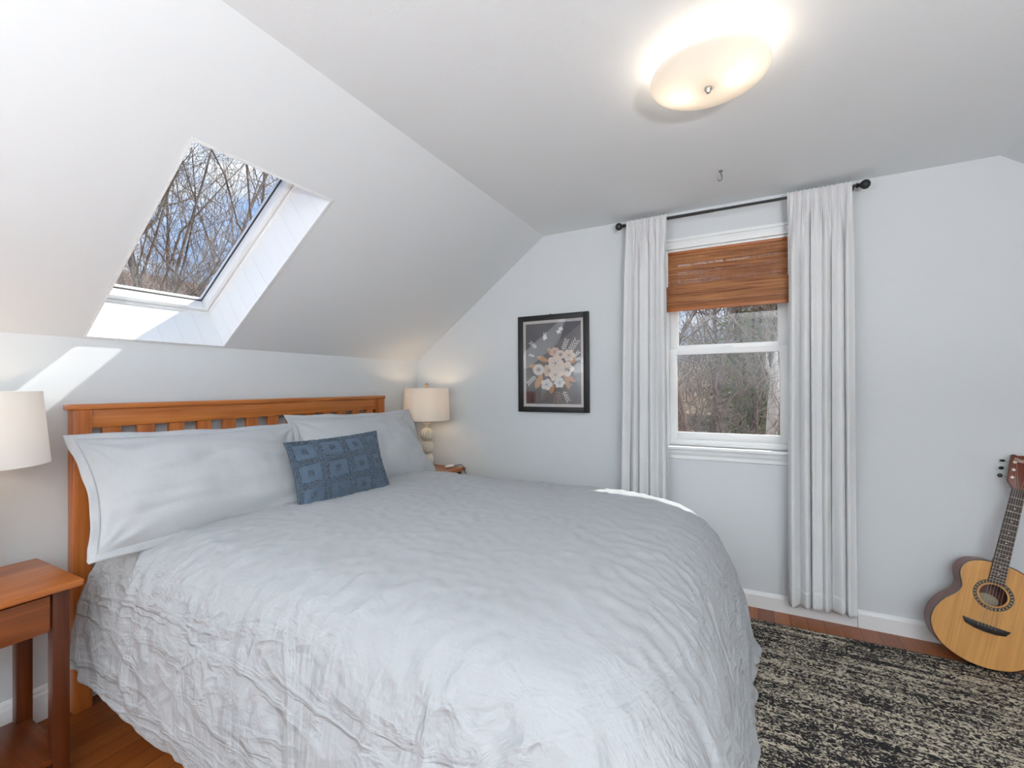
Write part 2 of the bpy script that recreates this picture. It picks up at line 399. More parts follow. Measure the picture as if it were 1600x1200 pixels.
ls=sash('lower_sash',sx0,sx1,.911,1.457,.048,.078,.040,.042,.033)
us=sash('upper_sash',sx0,sx1,1.444,WZ1-.012,.088,.118,.045,.040,.045)
g=MB(); g.box(2.225,2.275,.052,.076,1.457,1.463); g.box(2.232,2.262,.05,.064,1.463,1.474); g.box(2.25,2.285,.054,.06,1.466,1.474); g.build('sash_lock',M['vinyl'],ls,bevel=.0015)
# ------------------------------------------------------------------ window_2 (skylight)
def bead_mat():
    m,nt,b=nmat('white beadboard'); b.inputs['Base Color'].default_value=(.79,.81,.82,1); b.inputs['Roughness'].default_value=.4
    return m
M['bead']=bead_mat()
w2=thing('window_2','white framed skylight set deep in the sloping ceiling above the bed','skylight',SL(.5,-1.79,0)); w2['kind']='structure'
T=.010
def boards_v(u0,u1,w0,w1,v,sgn):     # lining on a side reveal: boards run along w, laid out along u
    mb=MB(); n=11
    for k in range(n):
        a=u0+(u1-u0)*k/n+.0012; b_=u0+(u1-u0)*(k+1)/n-.0012
        slab(mb,a,b_,min(v,v+sgn*T),max(v,v+sgn*T),w0,w1)
    slab(mb,u0,u1,min(v,v+sgn*T*.85),max(v,v+sgn*T*.85),w0+.002,w1)
    return mb
def boards_u(v0,v1,w0,w1,u,sgn):
    mb=MB(); n=6
    for k in range(n):
        a=v0+(v1-v0)*k/n+.0012; b_=v0+(v1-v0)*(k+1)/n-.0012
        slab(mb,min(u,u+sgn*T),max(u,u+sgn*T),a,b_,w0,w1)
    slab(mb,min(u,u+sgn*T*.85),max(u,u+sgn*T*.85),v0,v1,w0+.002,w1)
    return mb
boards_v(SU0,SU1,-.003,DW,SV1,-1).build('lining_board',M['bead'],w2)
boards_v(SU0,SU1,-.003,DW,SV0,1).build('lining_board',M['bead'],w2)
boards_u(SV0+T,SV1-T,-.003,DW,SU0,1).build('lining_board',M['bead'],w2)
boards_u(SV0+T,SV1-T,-.003,DW,SU1,-1).build('lining_board',M['bead'],w2)
def ring(mb,i0,i1,w0,w1):
    a0,a1,b0,b1=SU0+i0,SU1-i0,SV0+i0,SV1-i0; c0,c1,d0,d1=SU0+i1,SU1-i1,SV0+i1,SV1-i1
    slab(mb,a0,c0,b0,b1,w0,w1); slab(mb,c1,a1,b0,b1,w0,w1); slab(mb,c0,c1,b0,d0,w0,w1); slab(mb,c0,c1,d1,b1,w0,w1)
g=MB(); ring(g,-.01,.016,DW,DW+.1); g.build('frame',M['vinyl'],w2,bevel=.001)
g=MB(); ring(g,.016,.020,DW+.05,DW+.1); ring(g,.020,.042,DW+.012,DW+.085); sk=g.build('sash',M['vinyl'],w2,bevel=.001)
M['gasket']=plain('dark glazing gasket',(.05,.04,.035),.7,bmp=(300,.3,.001))
g=MB(); ring(g,.0415,.0440,DW+.057,DW+.066); g.build('gasket',M['gasket'],sk)
g=MB(); slab(g,SU0+.04,SU1-.04,SV0+.04,SV1-.04,DW+.062,DW+.066); g.build('glass_pane',M['glass'],sk)
w4=thing('added_skylight','added white skylight in the sloping ceiling, unseen behind the camera','skylight',SL(.5,-3.9,0)); w4['kind']='structure'  # skylight added out of view to let more light into the room
def ring2(mb,i0,i1,w0,w1):
    a0,a1,b0,b1=SU0+i0,SU1-i0,TV0+i0,TV1-i0; c0,c1,d0,d1=SU0+i1,SU1-i1,TV0+i1,TV1-i1
    slab(mb,a0,c0,b0,b1,w0,w1); slab(mb,c1,a1,b0,b1,w0,w1); slab(mb,c0,c1,b0,d0,w0,w1); slab(mb,c0,c1,d1,b1,w0,w1)
g=MB(); ring2(g,0,.010,-.003,DW); l4=g.build('lining',M['bead'],w4)
g=MB(); ring2(g,-.01,.045,DW,DW+.08); g.build('frame',M['vinyl'],w4)
g=MB(); slab(g,SU0+.04,SU1-.04,TV0+.04,TV1-.04,DW+.05,DW+.054); g.build('glass_pane',M['glass'],w4)
# ------------------------------------------------------------------ rug
def rug_mat():
    m,nt,b=nmat('black and cream woven rug')
    v=coords(nt,(38,50,1),rot=(0,0,.22))
    f=noise(nt,v,1.0,4,.6,2.4)
    big=noise(nt,coords(nt,(1.6,2.6,1)),1.0,4,.55,.5)
    st=noise(nt,coords(nt,(2.2,42,1),rot=(0,0,-.12)),1.0,3,.5,.4)
    big2=mathn(nt,'ADD',mathn(nt,'MULTIPLY',mathn(nt,'SUBTRACT',big,.5),.30),mathn(nt,'MULTIPLY',mathn(nt,'SUBTRACT',st,.5),.42))
    s=mathn(nt,'ADD',f,big2)
    col=ramp(nt,s,[(.45,(.026,.025,.027)),(.50,(.065,.056,.052)),(.53,(.34,.30,.235)),(.60,(.60,.54,.43))])
    link(nt,col,b.inputs['Base Color']); b.inputs['Roughness'].default_value=.95; b.inputs['Specular IOR Level'].default_value=.1
    n=bump(nt,None,noise(nt,coords(nt,(260,260,260)),1,3),.6,.003)
    bump(nt,b,s,.5,.004,n); return m
M['rug']=rug_mat(); M['rug_bind']=fabric('charcoal rug binding',(.022,.021,.022),500,.8,var=.4)
rug=MB().box(.98,3.98,-2.62,-.180,.001,.011).build('area_rug',M['rug'],bevel=.003)
tag(rug,'black and cream distressed woven rug on the wood floor at the foot of the bed','rug')
rnd=random.Random(5); g=MB()
for k in range(1500):
    x=.98+k*.002; g.box(x,x+.0014,-.182,-.172+rnd.uniform(-.004,.003),.001,.009)
g.build('binding',M['rug_bind'],rug)
# ------------------------------------------------------------------ bed
bed=thing('bed','cherry wood slatted-headboard bed against the left wall under the skylight','bed',(.08,-1.294,0))
hb=MB().box(.035,.085,-2.135,-.453,1.157,1.179).build('headboard',M['cherry_y'],bed,bevel=.005)
MB().box(.046,.074,-2.063,-.523,1.085,1.157).build('top_rail',M['cherry_y'],hb,bevel=.003)
MB().box(.046,.074,-2.063,-.523,.615,.690).build('bottom_rail',M['cherry_y'],hb,bevel=.003)
MB().box(.046,.074,-2.063,-.523,.30,.42).build('bottom_rail',M['cherry_y'],hb,bevel=.003)
for k in range(13):
    y=-1.995+k*.1168
    MB().box(.050,.070,y-.031,y+.031,.690,1.085).build('slat',M['cherry_z'],hb,bevel=.002)
for y in (-2.119,-.523): MB().box(.032,.088,y,y+.056,0,1.157).build('post',M['cherry_z'],bed,bevel=.004)
for y in (-2.10,-.51): MB().box(.088,2.06,y,y+.025,.20,.36).build('side_rail',M['cherry_x'],bed,bevel=.003)
MB().box(2.06,2.09,-2.06,-.53,.18,.36).build('foot_rail',M['cherry_y'],bed,bevel=.003)
for y in (-2.06,-.58): MB().box(2.0,2.06,y,y+.05,.012,.36).build('leg',M['cherry_z'],bed,bevel=.003)
MB().box(.10,2.08,-2.055,-.525,.36,.64).build('mattress',M['mattress'],bed,bevel=.05,seg=4)
nj,ni=DSHAPE
g=MB(); g.v=list(DPTS)
for j in range(nj-1):
    for i in range(ni-1): g.f.append([j*ni+i,j*ni+i+1,(j+1)*ni+i+1,(j+1)*ni+i]); g.m.append(0)
dv=g.build('duvet',M['bed_linen'],smooth=True,angle=3.1)
sd=dv.modifiers.new('s','SOLIDIFY'); sd.thickness=.008; sd.offset=-1
sb=dv.modifiers.new('sub','SUBSURF'); sb.levels=1; sb.render_levels=1
tag(dv,'wrinkled light grey duvet spread over the whole bed','duvet')
# ------------------------------------------------------------------ pillows
def pillow(name,label,cat,center,W,Hh,T,tilt,yaw,roll,mat,flange,seed,group=None,wr=.006):
    """W along local x, Hh along local y, thickness along local z"""
    t=thing(name,label,cat,center,group)
    # basis: x -> along bed width (+y world), y -> up the slope, z -> outwards
    ct,st=math.cos(tilt),math.sin(tilt)
    X=Vector((0,1,0)); Y=Vector((-ct,0,st)); Z=Vector((st,0,ct))
    B=Matrix((X,Y,Z)).transposed().to_4x4()
    t.matrix_world=Matrix.Translation(center)@Matrix.Rotation(yaw,4,'Z')@B@Matrix.Rotation(roll,4,'Z')
    t.rotation_mode='QUATERNION'
    def P(a,b,side):
        p=(1-abs(a)**2.4); q=(1-abs(b)**2.2)
        th=T*.5*max(0,p)**.80*max(0,q)**.85+.002
        # edges bow inwards between the corners
        x=a*W/2*(1-.075*(1-b*b)*abs(a)**3); y=b*Hh/2*(1-.06*(1-a*a)*abs(b)**3)
        n1=mnoise.noise(Vector((x*7+seed,y*7,side*3.1))); n2=mnoise.noise(Vector((x*3-seed,y*16,side*1.7))) ; n3=mnoise.noise(Vector((x*22,y*11+seed,side)))
        ed=max(abs(a),abs(b)); k=min(1,(1-ed)*9)
        # creases fanning in from the corners
        cr=0
        for sx in (-1,1):
            for sy in (-1,1):
                dx,dy=(a-sx)*W/2,(b-sy)*Hh/2; d=math.hypot(dx,dy); an=math.atan2(dy,dx)
                cr+=math.sin(an*11+seed+sx+2*sy)*math.exp(-(d/.13)**2)*.9
        z=side*th+k*(wr*(n1*1.2+abs(n2)*1.6-.6+n3*.35)+wr*.9*cr)
        z-=.012*(1-b)*.5
        return (x,y,z)
    g=MB(); N1,N2=72,52
    g.grid(N1,N2,lambda u,v:P(2*u-1,2*v-1,1)); g.grid(N1,N2,lambda u,v:P(2*u-1,2*v-1,-1),True)
    core=g.build('pillow_body' if flange else 'cushion_cover',mat,t,smooth=True,angle=3.1,local=True,weld=True)
    if flange:
        g=MB(); n=60
        per=[]
        for s_ in range(4):
            for k in range(n):
                u=-1+2*k/n
                per.append([(u,-1),(1,u),(-u,1),(-1,-u)][s_])
        rows=[]
        for r in range(5):
            f=r/4*flange; row=[]
            for i,(a,b) in enumerate(per):
                x,y,z=P(a,b,1)
                sx=1 if a>0 else -1; sy=1 if b>0 else -1
                ka=max(0,(abs(a)-.86)/.14); kb=max(0,(abs(b)-.86)/.14)
                if abs(a)>=1: ka=1
                if abs(b)>=1: kb=1
                x+=sx*f*ka; y+=sy*f*kb
                z+=f*.20*math.sin(i*.33+seed)*min(1,f/.02)+f*.18*math.sin(i*.11+seed*2)-f*.25
                row.append((x,y,z))
            rows.append(row)
        m=len(per)
        vs=[p for row in rows for p in row]
        fs=[(r*m+i,r*m+(i+1)%m,(r+1)*m+(i+1)%m,(r+1)*m+i) for r in range(4) for i in range(m)]
        g.add(vs,fs)
        fl=g.build('flange',mat,t,smooth=True,angle=3.1,local=True)
        s2=fl.modifiers.new('s','SOLIDIFY'); s2.thickness=.004; s2.offset=0
    return t,P
pillow('bed_pillow','light grey bed pillow at the near left end of the headboard','pillow',(.395,-1.765,.873),.83,.425,.22,math.radians(56),math.radians(-2),math.radians(-1.5),M['pillow_linen'],.026,1.3,'two grey bed pillows',.010)
pillow('bed_pillow','light grey bed pillow at the far right end, beside the beige-lit table lamp','pillow',(.40,-.905,.885),.88,.44,.22,math.radians(57),math.radians(-1),math.radians(-1.0),M['pillow_linen'],.026,4.1,'two grey bed pillows',.010)
# lumbar cushion with tufted lattice
cw,ch=.515,.325
ct_,CP=pillow('throw_pillow','small blue tufted lumbar pillow leaning on the two grey pillows','cushion',(.585,-1.285,.845),cw,ch,.12,math.radians(68),math.radians(-8),math.radians(1.5),M['blue'],0,7.7,wr=.004)
g=MB(); rr=random.Random(9)
def tuft_strip(a0,a1,b0,b1,da,db):
    """raised looped-yarn strip on the front face"""
    na=max(2,int((a1-a0)*cw/2/da)); nb=max(2,int((b1-b0)*ch/2/db))
    for i in range(na):
        for j in range(nb):
            a=a0+(a1-a0)*(i+.5)/na+rr.uniform(-.004,.004); b=b0+(b1-b0)*(j+.5)/nb+rr.uniform(-.006,.006)
            if abs(a)>.995 or abs(b)>.995: continue
            x,y,z=CP(a,b,1); r=.0044*rr.uniform(.75,1.3)
            st=len(g.v)
            g.lathe([(.0001,-r),(r*.9,-r*.3),(r*.9,r*.5),(.0001,r*1.2)],(x,y,z+.0018),5,cap=False)
VL=[-.985,-.46,.06,.54,.975]; HL=[-.95,-.36,.30,.95]
for q in VL: tuft_strip(max(-.99,q-.07),min(.99,q+.07),-.98,.98,.0056,.0056)
for q in HL: tuft_strip(-.98,.98,max(-.985,q-.095),min(.985,q+.095),.0056,.0056)
for i in range(4):
    for j in range(3):
        ca=(VL[i]+VL[i+1])/2; cb=(HL[j]+HL[j+1])/2
        tuft_strip(ca-.050,ca+.050,cb-.085,cb+.085,.0056,.0056)
g.build('tufting',M['blue_tuft'],ct_,smooth=True,local=True)
# ------------------------------------------------------------------ nightstands
def nightstand(y0,y1,label):
    x0,x1=.10,.484; zt=.635
    t=thing('nightstand',label,'nightstand',((x0+x1)/2,(y0+y1)/2,0),'two wooden nightstands')
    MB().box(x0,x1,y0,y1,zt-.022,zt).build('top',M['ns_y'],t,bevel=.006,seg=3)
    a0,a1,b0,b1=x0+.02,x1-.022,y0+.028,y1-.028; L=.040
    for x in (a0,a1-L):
        for y in (b0,b1-L): MB().box(x,x+L,y,y+L,0,zt-.022).build('leg',M['ns_z_shaded'],t,bevel=.003)
    for y in (b0+.008,b1-.026): MB().box(a0+L,a1-L,y,y+.018,zt-.147,zt-.022).build('side_panel',M['ns_x_shaded'],t,bevel=.001)
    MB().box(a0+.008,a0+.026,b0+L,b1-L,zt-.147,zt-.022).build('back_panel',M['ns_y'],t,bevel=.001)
    d=MB().box(a1-.026,a1-.004,b0+L+.003,b1-L-.003,zt-.142,zt-.032).build('drawer',M['ns_d_shaded'],t,bevel=.004)
    k=MB(); k.lathe([(.004,0),(.006,.008),(.014,.016),(.015,.022),(.010,.027),(.001,.028)],(a1-.004,(y0+y1)/2,zt-.088),16,'x'); k.build('knob',M['ns_z_shaded'],d,smooth=True)
    MB().box(a0+.004,a1-.004,b0+.004,b1-.004,.085,.103).build('shelf',M['ns_x_shaded'],t,bevel=.003)
    return t
nightstand(-2.70,-2.220,'cherry wood nightstand with drawer at near side of the bed, under the white-lit lamp')
nightstand(-.385,-.035,'wooden nightstand mostly hidden behind the far corner of the bed')
# ------------------------------------------------------------------ table lamps
def table_lamp(x,y,z0,label,shade,power,hs=.233,rt=.160,rb=.170):
    t=thing('table_lamp',label,'lamp',(x,y,z0),'two bedside lamps')
    z=z0; zs0=z0+.361; zs1=zs0+hs
    g=MB(); g.lathe([(.06,0),(.062,.006),(.060,.016),(.03,.022)],(x,y,z),32); g.build('base',M['plaster'],t,smooth=True)
    prof=[(.022,.02)]
    for k in range(3):
        zc=.072+k*.092; 
        for q in range(13):
            a=-PI/2+PI*q/12; prof.append((.014+.033*math.cos(a),zc+.045*math.sin(a)))
    prof+=[(.011,.310),(.017,.322),(.030,.332),(.031,.335),(.008,.335)]
    g=MB(); g.lathe(prof,(x,y,z),48,rib=.16,nrib=14,ribr=(.03,.30)); g.build('stem',M['plaster'],t,smooth=True)
    g=MB(); g.lathe([(.006,.335),(.006,.355),(.013,.357),(.013,.395),(.005,.40)],(x,y,z),16); g.build('socket',M['brass'],t,smooth=True)
    g=MB(); 
    zt=zs1-.012
    g.tube([(x,y-.012,z+.36),(x,y-.045,z+.42),(x,y-.05,z+.50),(x,y-.03,zt-.02),(x,y,zt)],.0022,6)
    g.tube([(x,y+.012,z+.36),(x,y+.045,z+.42),(x,y+.05,z+.50),(x,y+.03,zt-.02),(x,y,zt)],.0022,6); g.build('harp',M['brass'],t,smooth=True)
    g=MB(); g.lathe([(.004,-.002),(.007,.006),(.005,.016),(.006,.024),(.010,.030),(.0125,.037),(.011,.044),(.006,.049),(.0005,.051)],(x,y,zt),16); g.build('finial',M['brass'],t,smooth=True)
    g=MB(); n=64
    for (r0,r1) in ((rb,rt),(rb-.002,rt-.002)):
        pass
    g.lathe([(rb,zs0),(rt,zs1),(rt-.0018,zs1),(rb-.0018,zs0),(rb,zs0)],(x,y,0),n,cap=False); sh=g.build('shade',shade,t,smooth=True,angle=.8)
    g=MB()
    for k in range(3):
        a=k*2*PI/3+.4; g.tube([(x,y,zt),(x+(rt-.002)*math.cos(a),y+(rt-.002)*math.sin(a),zs1-.008)],.0016,6)
    g.build('spider',M['brass'],sh,smooth=True)
    g=MB(); g.lathe([(.012,.398),(.014,.41),(.028,.445),(.030,.46),(.024,.48),(.010,.49),(.001,.492)],(x,y,z),20); bl=g.build('bulb',M['table_bulb'],t,smooth=True)
    bl.visible_shadow=True
    L=bpy.data.lights.new('lamp_light','POINT'); L.energy=power; L.color=(1,.72,.46); L.shadow_soft_size=.03
    lo=bpy.data.objects.new('bulb_light',L); COL.objects.link(lo); lo.parent=t; lo.location=(0,0,.515)
    return t
table_lamp(.27,-.23,.635,'beige-lit table lamp with beaded base in the far corner beyond the bed',M['shade'],LAMP_R)
table_lamp(.215,-2.405,.635,'white-lit table lamp on the near nightstand, at the left edge',M['shade_lit'],LAMP_L,hs=.236,rb=.180)
# charger on the far nightstand
g=MB(); g.sphere((.385,-.105,.647),.05,20,10,(.62,1,.24)); o=g.build('charger',M['white_plastic'],smooth=True)
tag(o,'small white rounded charger lying on the far nightstand','charger')
g=MB(); g.tube([(.384,-.06,.645),(.40,-.045,.64),(.43,-.05,.65),(.465,-.07,.657),(.49,-.085,.65),(.50,-.07,.60),(.505,-.055,.5)],.0028,8); o=g.build('charging_cord',M['black'],smooth=True)
tag(o,'black cord running from the white charger over the nightstand edge','cord')
# ------------------------------------------------------------------ curtain rod, curtains, blind
RY,RZ0=-.092,2.222
rod=thing('curtain_rod','black metal curtain rod with ball finials above the window','curtain rod',(2.27,RY,RZ0))
g=MB(); g.tube([(1.70,RY,RZ0),(2.20,RY,RZ0)],.0085,12); g.tube([(2.20,RY,RZ0),(2.845,RY,RZ0)],.0072,12); g.build('rod',M['black'],rod,smooth=True,angle=.8)
for s_,x in ((-1,1.70),(1,2.845)):
    g=MB(); g.lathe([(.009,0),(.013,s_*.004),(.009,s_*.010),(.008,s_*.014),(.013,s_*.018),(.021,s_*.028),(.023,s_*.038),(.020,s_*.048),(.011,s_*.056),(.001,s_*.058)],(x,RY,RZ0),20,'x'); g.build('finial',M['black'],rod,smooth=True)
for x in (1.712,2.832):
    g=MB(); g.box(x-.008,x+.008,-.004,0,RZ0-.03,RZ0+.02); g.tube([(x,-.003,RZ0-.016),(x,RY,RZ0-.016),(x,RY-.012,RZ0-.008)],.004,8); g.build('bracket',M['black'],rod,smooth=True,angle=.8)
def curtain(x0t,x1t,x0b,x1b,zb,label,seed,nf,lead):
    N,K=240,70; r=random.Random(seed)
    ph=[r.uniform(0,6.28) for _ in range(8)]
    def P(u,v):
        z=RZ0+.024-(RZ0+.024-zb)*v
        d=RZ0-z
        k=min(1,max(0,(d-.01)/.30))                 # gathered at the pocket, relaxed lower down
        k2=min(1,max(0,d/1.6))
        uu=u+.010*math.sin(u*17+ph[0]+v*1.3)+.012*k2*math.sin(u*9+ph[5])
        big=math.sin(2*PI*nf*uu+ph[1]+.5*math.sin(v*2+ph[2]))
        big2=math.sin(2*PI*nf*1.63*uu+ph[3]+.35*v)
        small=math.sin(2*PI*nf*2.4*u+ph[4])+.6*math.sin(2*PI*nf*3.7*u+ph[6])
        amp=.019+.012*k2
        y=RY+k*(amp*(.75*big+.4*big2))+(1-k)*.0075*small
        if abs(d)<.05:                               # pocket wraps the rod front
            y=RY-.011+.0045*small*(.6 if d<.012 else 1)
            y+= .008*(1 if d<-.012 else 0)
        else:
            kk=min(1,(d-.05)/.08); y=(RY-.011+.0045*small)*(1-kk)+y*kk
        w0=x0t+(x0b-x0t)*min(1,v*1.0)**1.0; w1=x1t+(x1b-x1t)*v
        x=w0+(w1-w0)*u+.010*k*math.cos(2*PI*nf*uu+ph[1])
        z+= (.004*small if v<.004 else 0) + (.006*math.sin(u*23+ph[7])+.004*math.sin(2*PI*nf*uu))*(v>.97)
        return (x,y,z)
    vv=[0,.004,.009,.014,.02,.026,.032,.04,.05,.06,.072,.086]+[.1+.9*k/60 for k in range(61)]
    g=MB(); nv=len(vv)
    g.grid(N,nv,lambda u,v:P(u,vv[int(round(v*(nv-1)))]))
    o=g.build('curtain',M['curtain'],smooth=True,angle=3.1)
    s_=o.modifiers.new('s','SOLIDIFY'); s_.thickness=.0016; s_.offset=0
    tag(o,label,'curtain','pair of white window curtains')
    # hem band: the doubled cloth at the bottom
    g=MB(); hz=.09
    def Q(u,v):
        vb=1-(1-v)*.040; x,y,z=P(u,vb); return (x,y-.0016,z)
    g.grid(N,6,Q); hb_=g.build('hem',M['curtain'],o,smooth=True,angle=3.1)
    s2=hb_.modifiers.new('s','SOLIDIFY'); s2.thickness=.0012; s2.offset=0
    return o
curtain(1.712,1.947,1.666,1.956,.10,'white linen curtain left of the window, its lower end behind the bed',3,5,0)
curtain(2.553,2.828,2.530,2.822,.090,'white linen curtain right of the window, hanging almost to the floor',8,6,0)
# bamboo blind, half raised
def bamboo():
    m,nt,b=nmat('stained bamboo')
    f=noise(nt,coords(nt,(3,200,190)),1,3,.6,.3)
    f2=noise(nt,coords(nt,(2.2,1,18)),1,3,.6)
    s=mathn(nt,'ADD',mathn(nt,'MULTIPLY',f,.7),mathn(nt,'MULTIPLY',f2,.5))
    link(nt,ramp(nt,s,[(.36,(.07,.020,.005)),(.52,(.27,.085,.020)),(.70,(.55,.235,.075))]),b.inputs['Base Color'])
    b.inputs['Roughness'].default_value=.5
    t=nt.nodes.new('ShaderNodeBsdfTranslucent'); t.inputs['Color'].default_value=(.55,.20,.05,1)
    ms=nt.nodes.new('ShaderNodeMixShader'); ms.inputs[0].default_value=.22
    link(nt,b.outputs[0],ms.inputs[1]); link(nt,t.outputs[0],ms.inputs[2]); link(nt,ms.outputs[0],nt.nodes['Material Output'].inputs['Surface'])
    return m
M['bamboo']=bamboo(); M['bamboo_rail']=wood('bamboo rail wood',(.30,.085,.015),(.48,.16,.035),'x',.4)
bx0,bx1=WX0+.004,WX1-.004
bl=thing('bamboo_blind','half-raised brown woven bamboo roman shade hanging in the window head','window blind',(2.2535,.005,WZ1))
MB().box(bx0,bx1,.004,.030,WZ1-.026,WZ1-.002).build('head_rail',M['bamboo_rail'],bl,bevel=.002)
rb_=random.Random(12)
def slats(z0,z1,yf,name):
    g=MB(); z=z1
    while z>z0:
        h=rb_.choice([.0028,.0036,.0045,.0055,.008])
        gap=rb_.choice([.0002,.0003,.0004,.0004,.0014])
        y=yf(z)+rb_.uniform(-.0008,.0008)
        n=6; dz=[rb_.uniform(-.0005,.0005) for _ in range(n+1)]
        for k in range(n):
            xa=bx0+(bx1-bx0)*k/n; xb=bx0+(bx1-bx0)*(k+1)/n
            vs=[(x,yy,zz+d) for (x,d) in ((xa,dz[k]),(xb,dz[k+1])) for (yy,zz) in ((y-.0012,z-h),(y+.0008,z-h),(y+.0008,z),(y-.0012,z))]
            fs=[(0,4,5,1),(1,5,6,2),(2,6,7,3),(3,7,4,0)]
            if k==0: fs.append((0,1,2,3))
            if k==n-1: fs.append((4,7,6,5))
            g.add(vs,fs)
        z-=h+gap
    return g.build(name,M['bamboo'],bl)
slats(1.700,2.032,lambda z:.012-.004*math.sin((2.03-z)*14),'slat_panel')
slats(1.760,1.835,lambda z:.001-.020*math.sin((1.835-z)/.075*PI),'folded_pleat')
slats(1.703,1.775,lambda z:-.006-.022*math.sin((1.775-z)/.072*PI),'folded_pleat')
slats(1.700,1.722,lambda z:-.022,'folded_pleat')
MB().box(bx0,bx1,-.030,-.014,1.680,1.704).build('bottom_rail',M['bamboo_rail'],bl,bevel=.003)
for x in (2.02,2.25,2.48):
    g=MB(); g.tube([(x,.008,2.03),(x,.004,1.85),(x,-.004,1.72)],.0009,5); g.build('lift_cord',M['bamboo_rail'],bl)
# ------------------------------------------------------------------ framed print
FXa,FXb,FZa,FZb=.922,1.440,1.060,1.729
fr=thing('picture_frame','black framed botanical print hanging on the end wall left of the window','picture',((FXa+FXb)/2,0,FZa))
g=MB(); w=.036
g.box(FXa,FXa+w,-.024,0,FZa,FZb); g.box(FXb-w,FXb,-.024,0,FZa,FZb); g.box(FXa+w,FXb-w,-.024,0,FZa,FZa+w); g.box(FXa+w,FXb-w,-.024,0,FZb-w,FZb)
g.build('frame',M['black'],fr,bevel=.0015)
M['mat_board']=plain('cream mat board',(.62,.58,.56),.9,bmp=(200,.05,.0005))
MB().box(FXa+w-.003,FXb-w+.003,-.010,-.004,FZa+w-.003,FZb-w+.003).build('mat_board',M['mat_board'],fr)
px0,px1,pz0,pz1=FXa+w+.020,FXb-w-.020,FZa+w+.020,FZb-w-.020
pm=[plain('print ground',(.060,.052,.066),.9,bmp=(150,.03,.0003)),plain('print tan',(.48,.24,.10),.9,bmp=(150,.03,.0003)),plain('print blush',(.62,.44,.36),.9,bmp=(150,.03,.0003)),plain('print cream',(.70,.60,.52),.9,bmp=(150,.03,.0003)),plain('print white',(.66,.64,.62),.9,bmp=(150,.03,.0003)),plain('print ink',(.05,.035,.035),.9,bmp=(150,.03,.0003)),plain('print dim',(.25,.20,.19),.9,bmp=(150,.03,.0003))]
g=MB(); lay=[0]
def pp(cx,cy):     # layout inside the print, 0..490 across and 0..730 down
    return (px0+(px1-px0)*cx/490, pz1-(pz1-pz0)*cy/730)
def shape(pts,mi):
    lay[0]+=1; y=-.0101-.00001*lay[0]; g.cur=mi
    g.add([(pp(*p)[0],y,pp(*p)[1]) for p in pts],[list(range(len(pts)))])
def leaf(x,y,ang,L,wd,mi):
    ca,sa=math.cos(ang),math.sin(ang); pts=[]
    for k in range(9):
        t=k/8; pts.append((t*L,wd*math.sin(PI*t)**.8))
    for k in range(7,0,-1):
        t=k/8; pts.append((t*L,-wd*math.sin(PI*t)**.8))
    shape([(x+ca*p-sa*q,y+sa*p+ca*q) for p,q in pts],mi)
def flower(x,y,r,n,mi,depth=.22,cmi=5,cen=.10,rays=True,rot=0):
    pts=[]
    for k in range(n*8):
        a=rot+2*PI*k/(n*8); pts.append((x+r*(1-depth*abs(math.sin(n*(a-rot)/2))**3)*math.cos(a),y+r*(1-depth*abs(math.sin(n*(a-rot)/2))**3)*math.sin(a)))
    shape(pts,mi)
    if rays:
        for k in range(n):
            a=rot+2*PI*(k+.5)/n; leaf(x,y,a,r*.55,1.3,cmi)
    if cen:
        shape([(x+r*cen*math.cos(2*PI*k/12),y+r*cen*math.sin(2*PI*k/12)) for k in range(12)],cmi)
def sprig(x,y,ang,L,n,mi):
    leaf(x,y,ang,L,1.6,mi)
    for k in range(n):
        t=(k+1)/(n+.5)
        for s_ in (-1,1): leaf(x+math.cos(ang)*L*t,y+math.sin(ang)*L*t,ang+s_*.75,L*.30,4.2,mi)
shape([(0,0),(490,0),(490,730),(0,730)],0)
for a in ((330,265,-1.2,110,5,4),(370,300,-1.0,150,6,4),(415,330,-.8,80,4,4),(420,345,-.25,75,4,4),(110,230,-2.4,90,4,4),(90,300,-2.8,60,3,4),(100,470,2.4,110,5,4),(300,600,1.5,110,4,6),(330,600,1.1,110,4,4),(290,590,1.7,120,4,6),(420,440,.3,60,4,6),(400,470,.9,60,3,6),(170,170,-1.5,80,4,4)): sprig(*a)
for a in ((320,460,.55,150,22,1),(350,490,1.2,120,20,1),(230,520,1.55,120,30,1),(150,460,2.0,150,30,1),(130,400,3.3,100,24,1),(210,350,-2.7,120,22,1),(380,340,.1,70,28,1),(250,300,-2.1,90,24,1)): leaf(*a)
for a in ((265,265,46,7,2),(315,290,44,14,3),(388,300,56,6,3),(210,430,58,6,2),(118,420,56,16,4),(270,365,74,5,3),(365,420,70,5,3),(270,470,62,6,3),(305,540,50,6,4),(190,555,54,5,4)): flower(*a)
for x,y in ((180,130),(300,85),(320,60)): flower(x,y,22,4,4,.5,4,0,False,.4)
for x,y in ((385,430),(440,460),(400,560)): flower(x,y,15,6,6,.3,6,0,False)
g.build('print',pm,fr)
MB().box(FXa+w-.003,FXb-w+.003,-.016,-.0145,FZa+w-.003,FZb-w+.003).build('glazing',M['pglass'],fr)
g=MB(); g.tube([(1.165,-.002,1.735),(1.165,-.010,1.733)],.003,8); o=g.build('nail',M['black'],smooth=True); tag(o,'tiny dark nail head just above the black picture frame','nail')
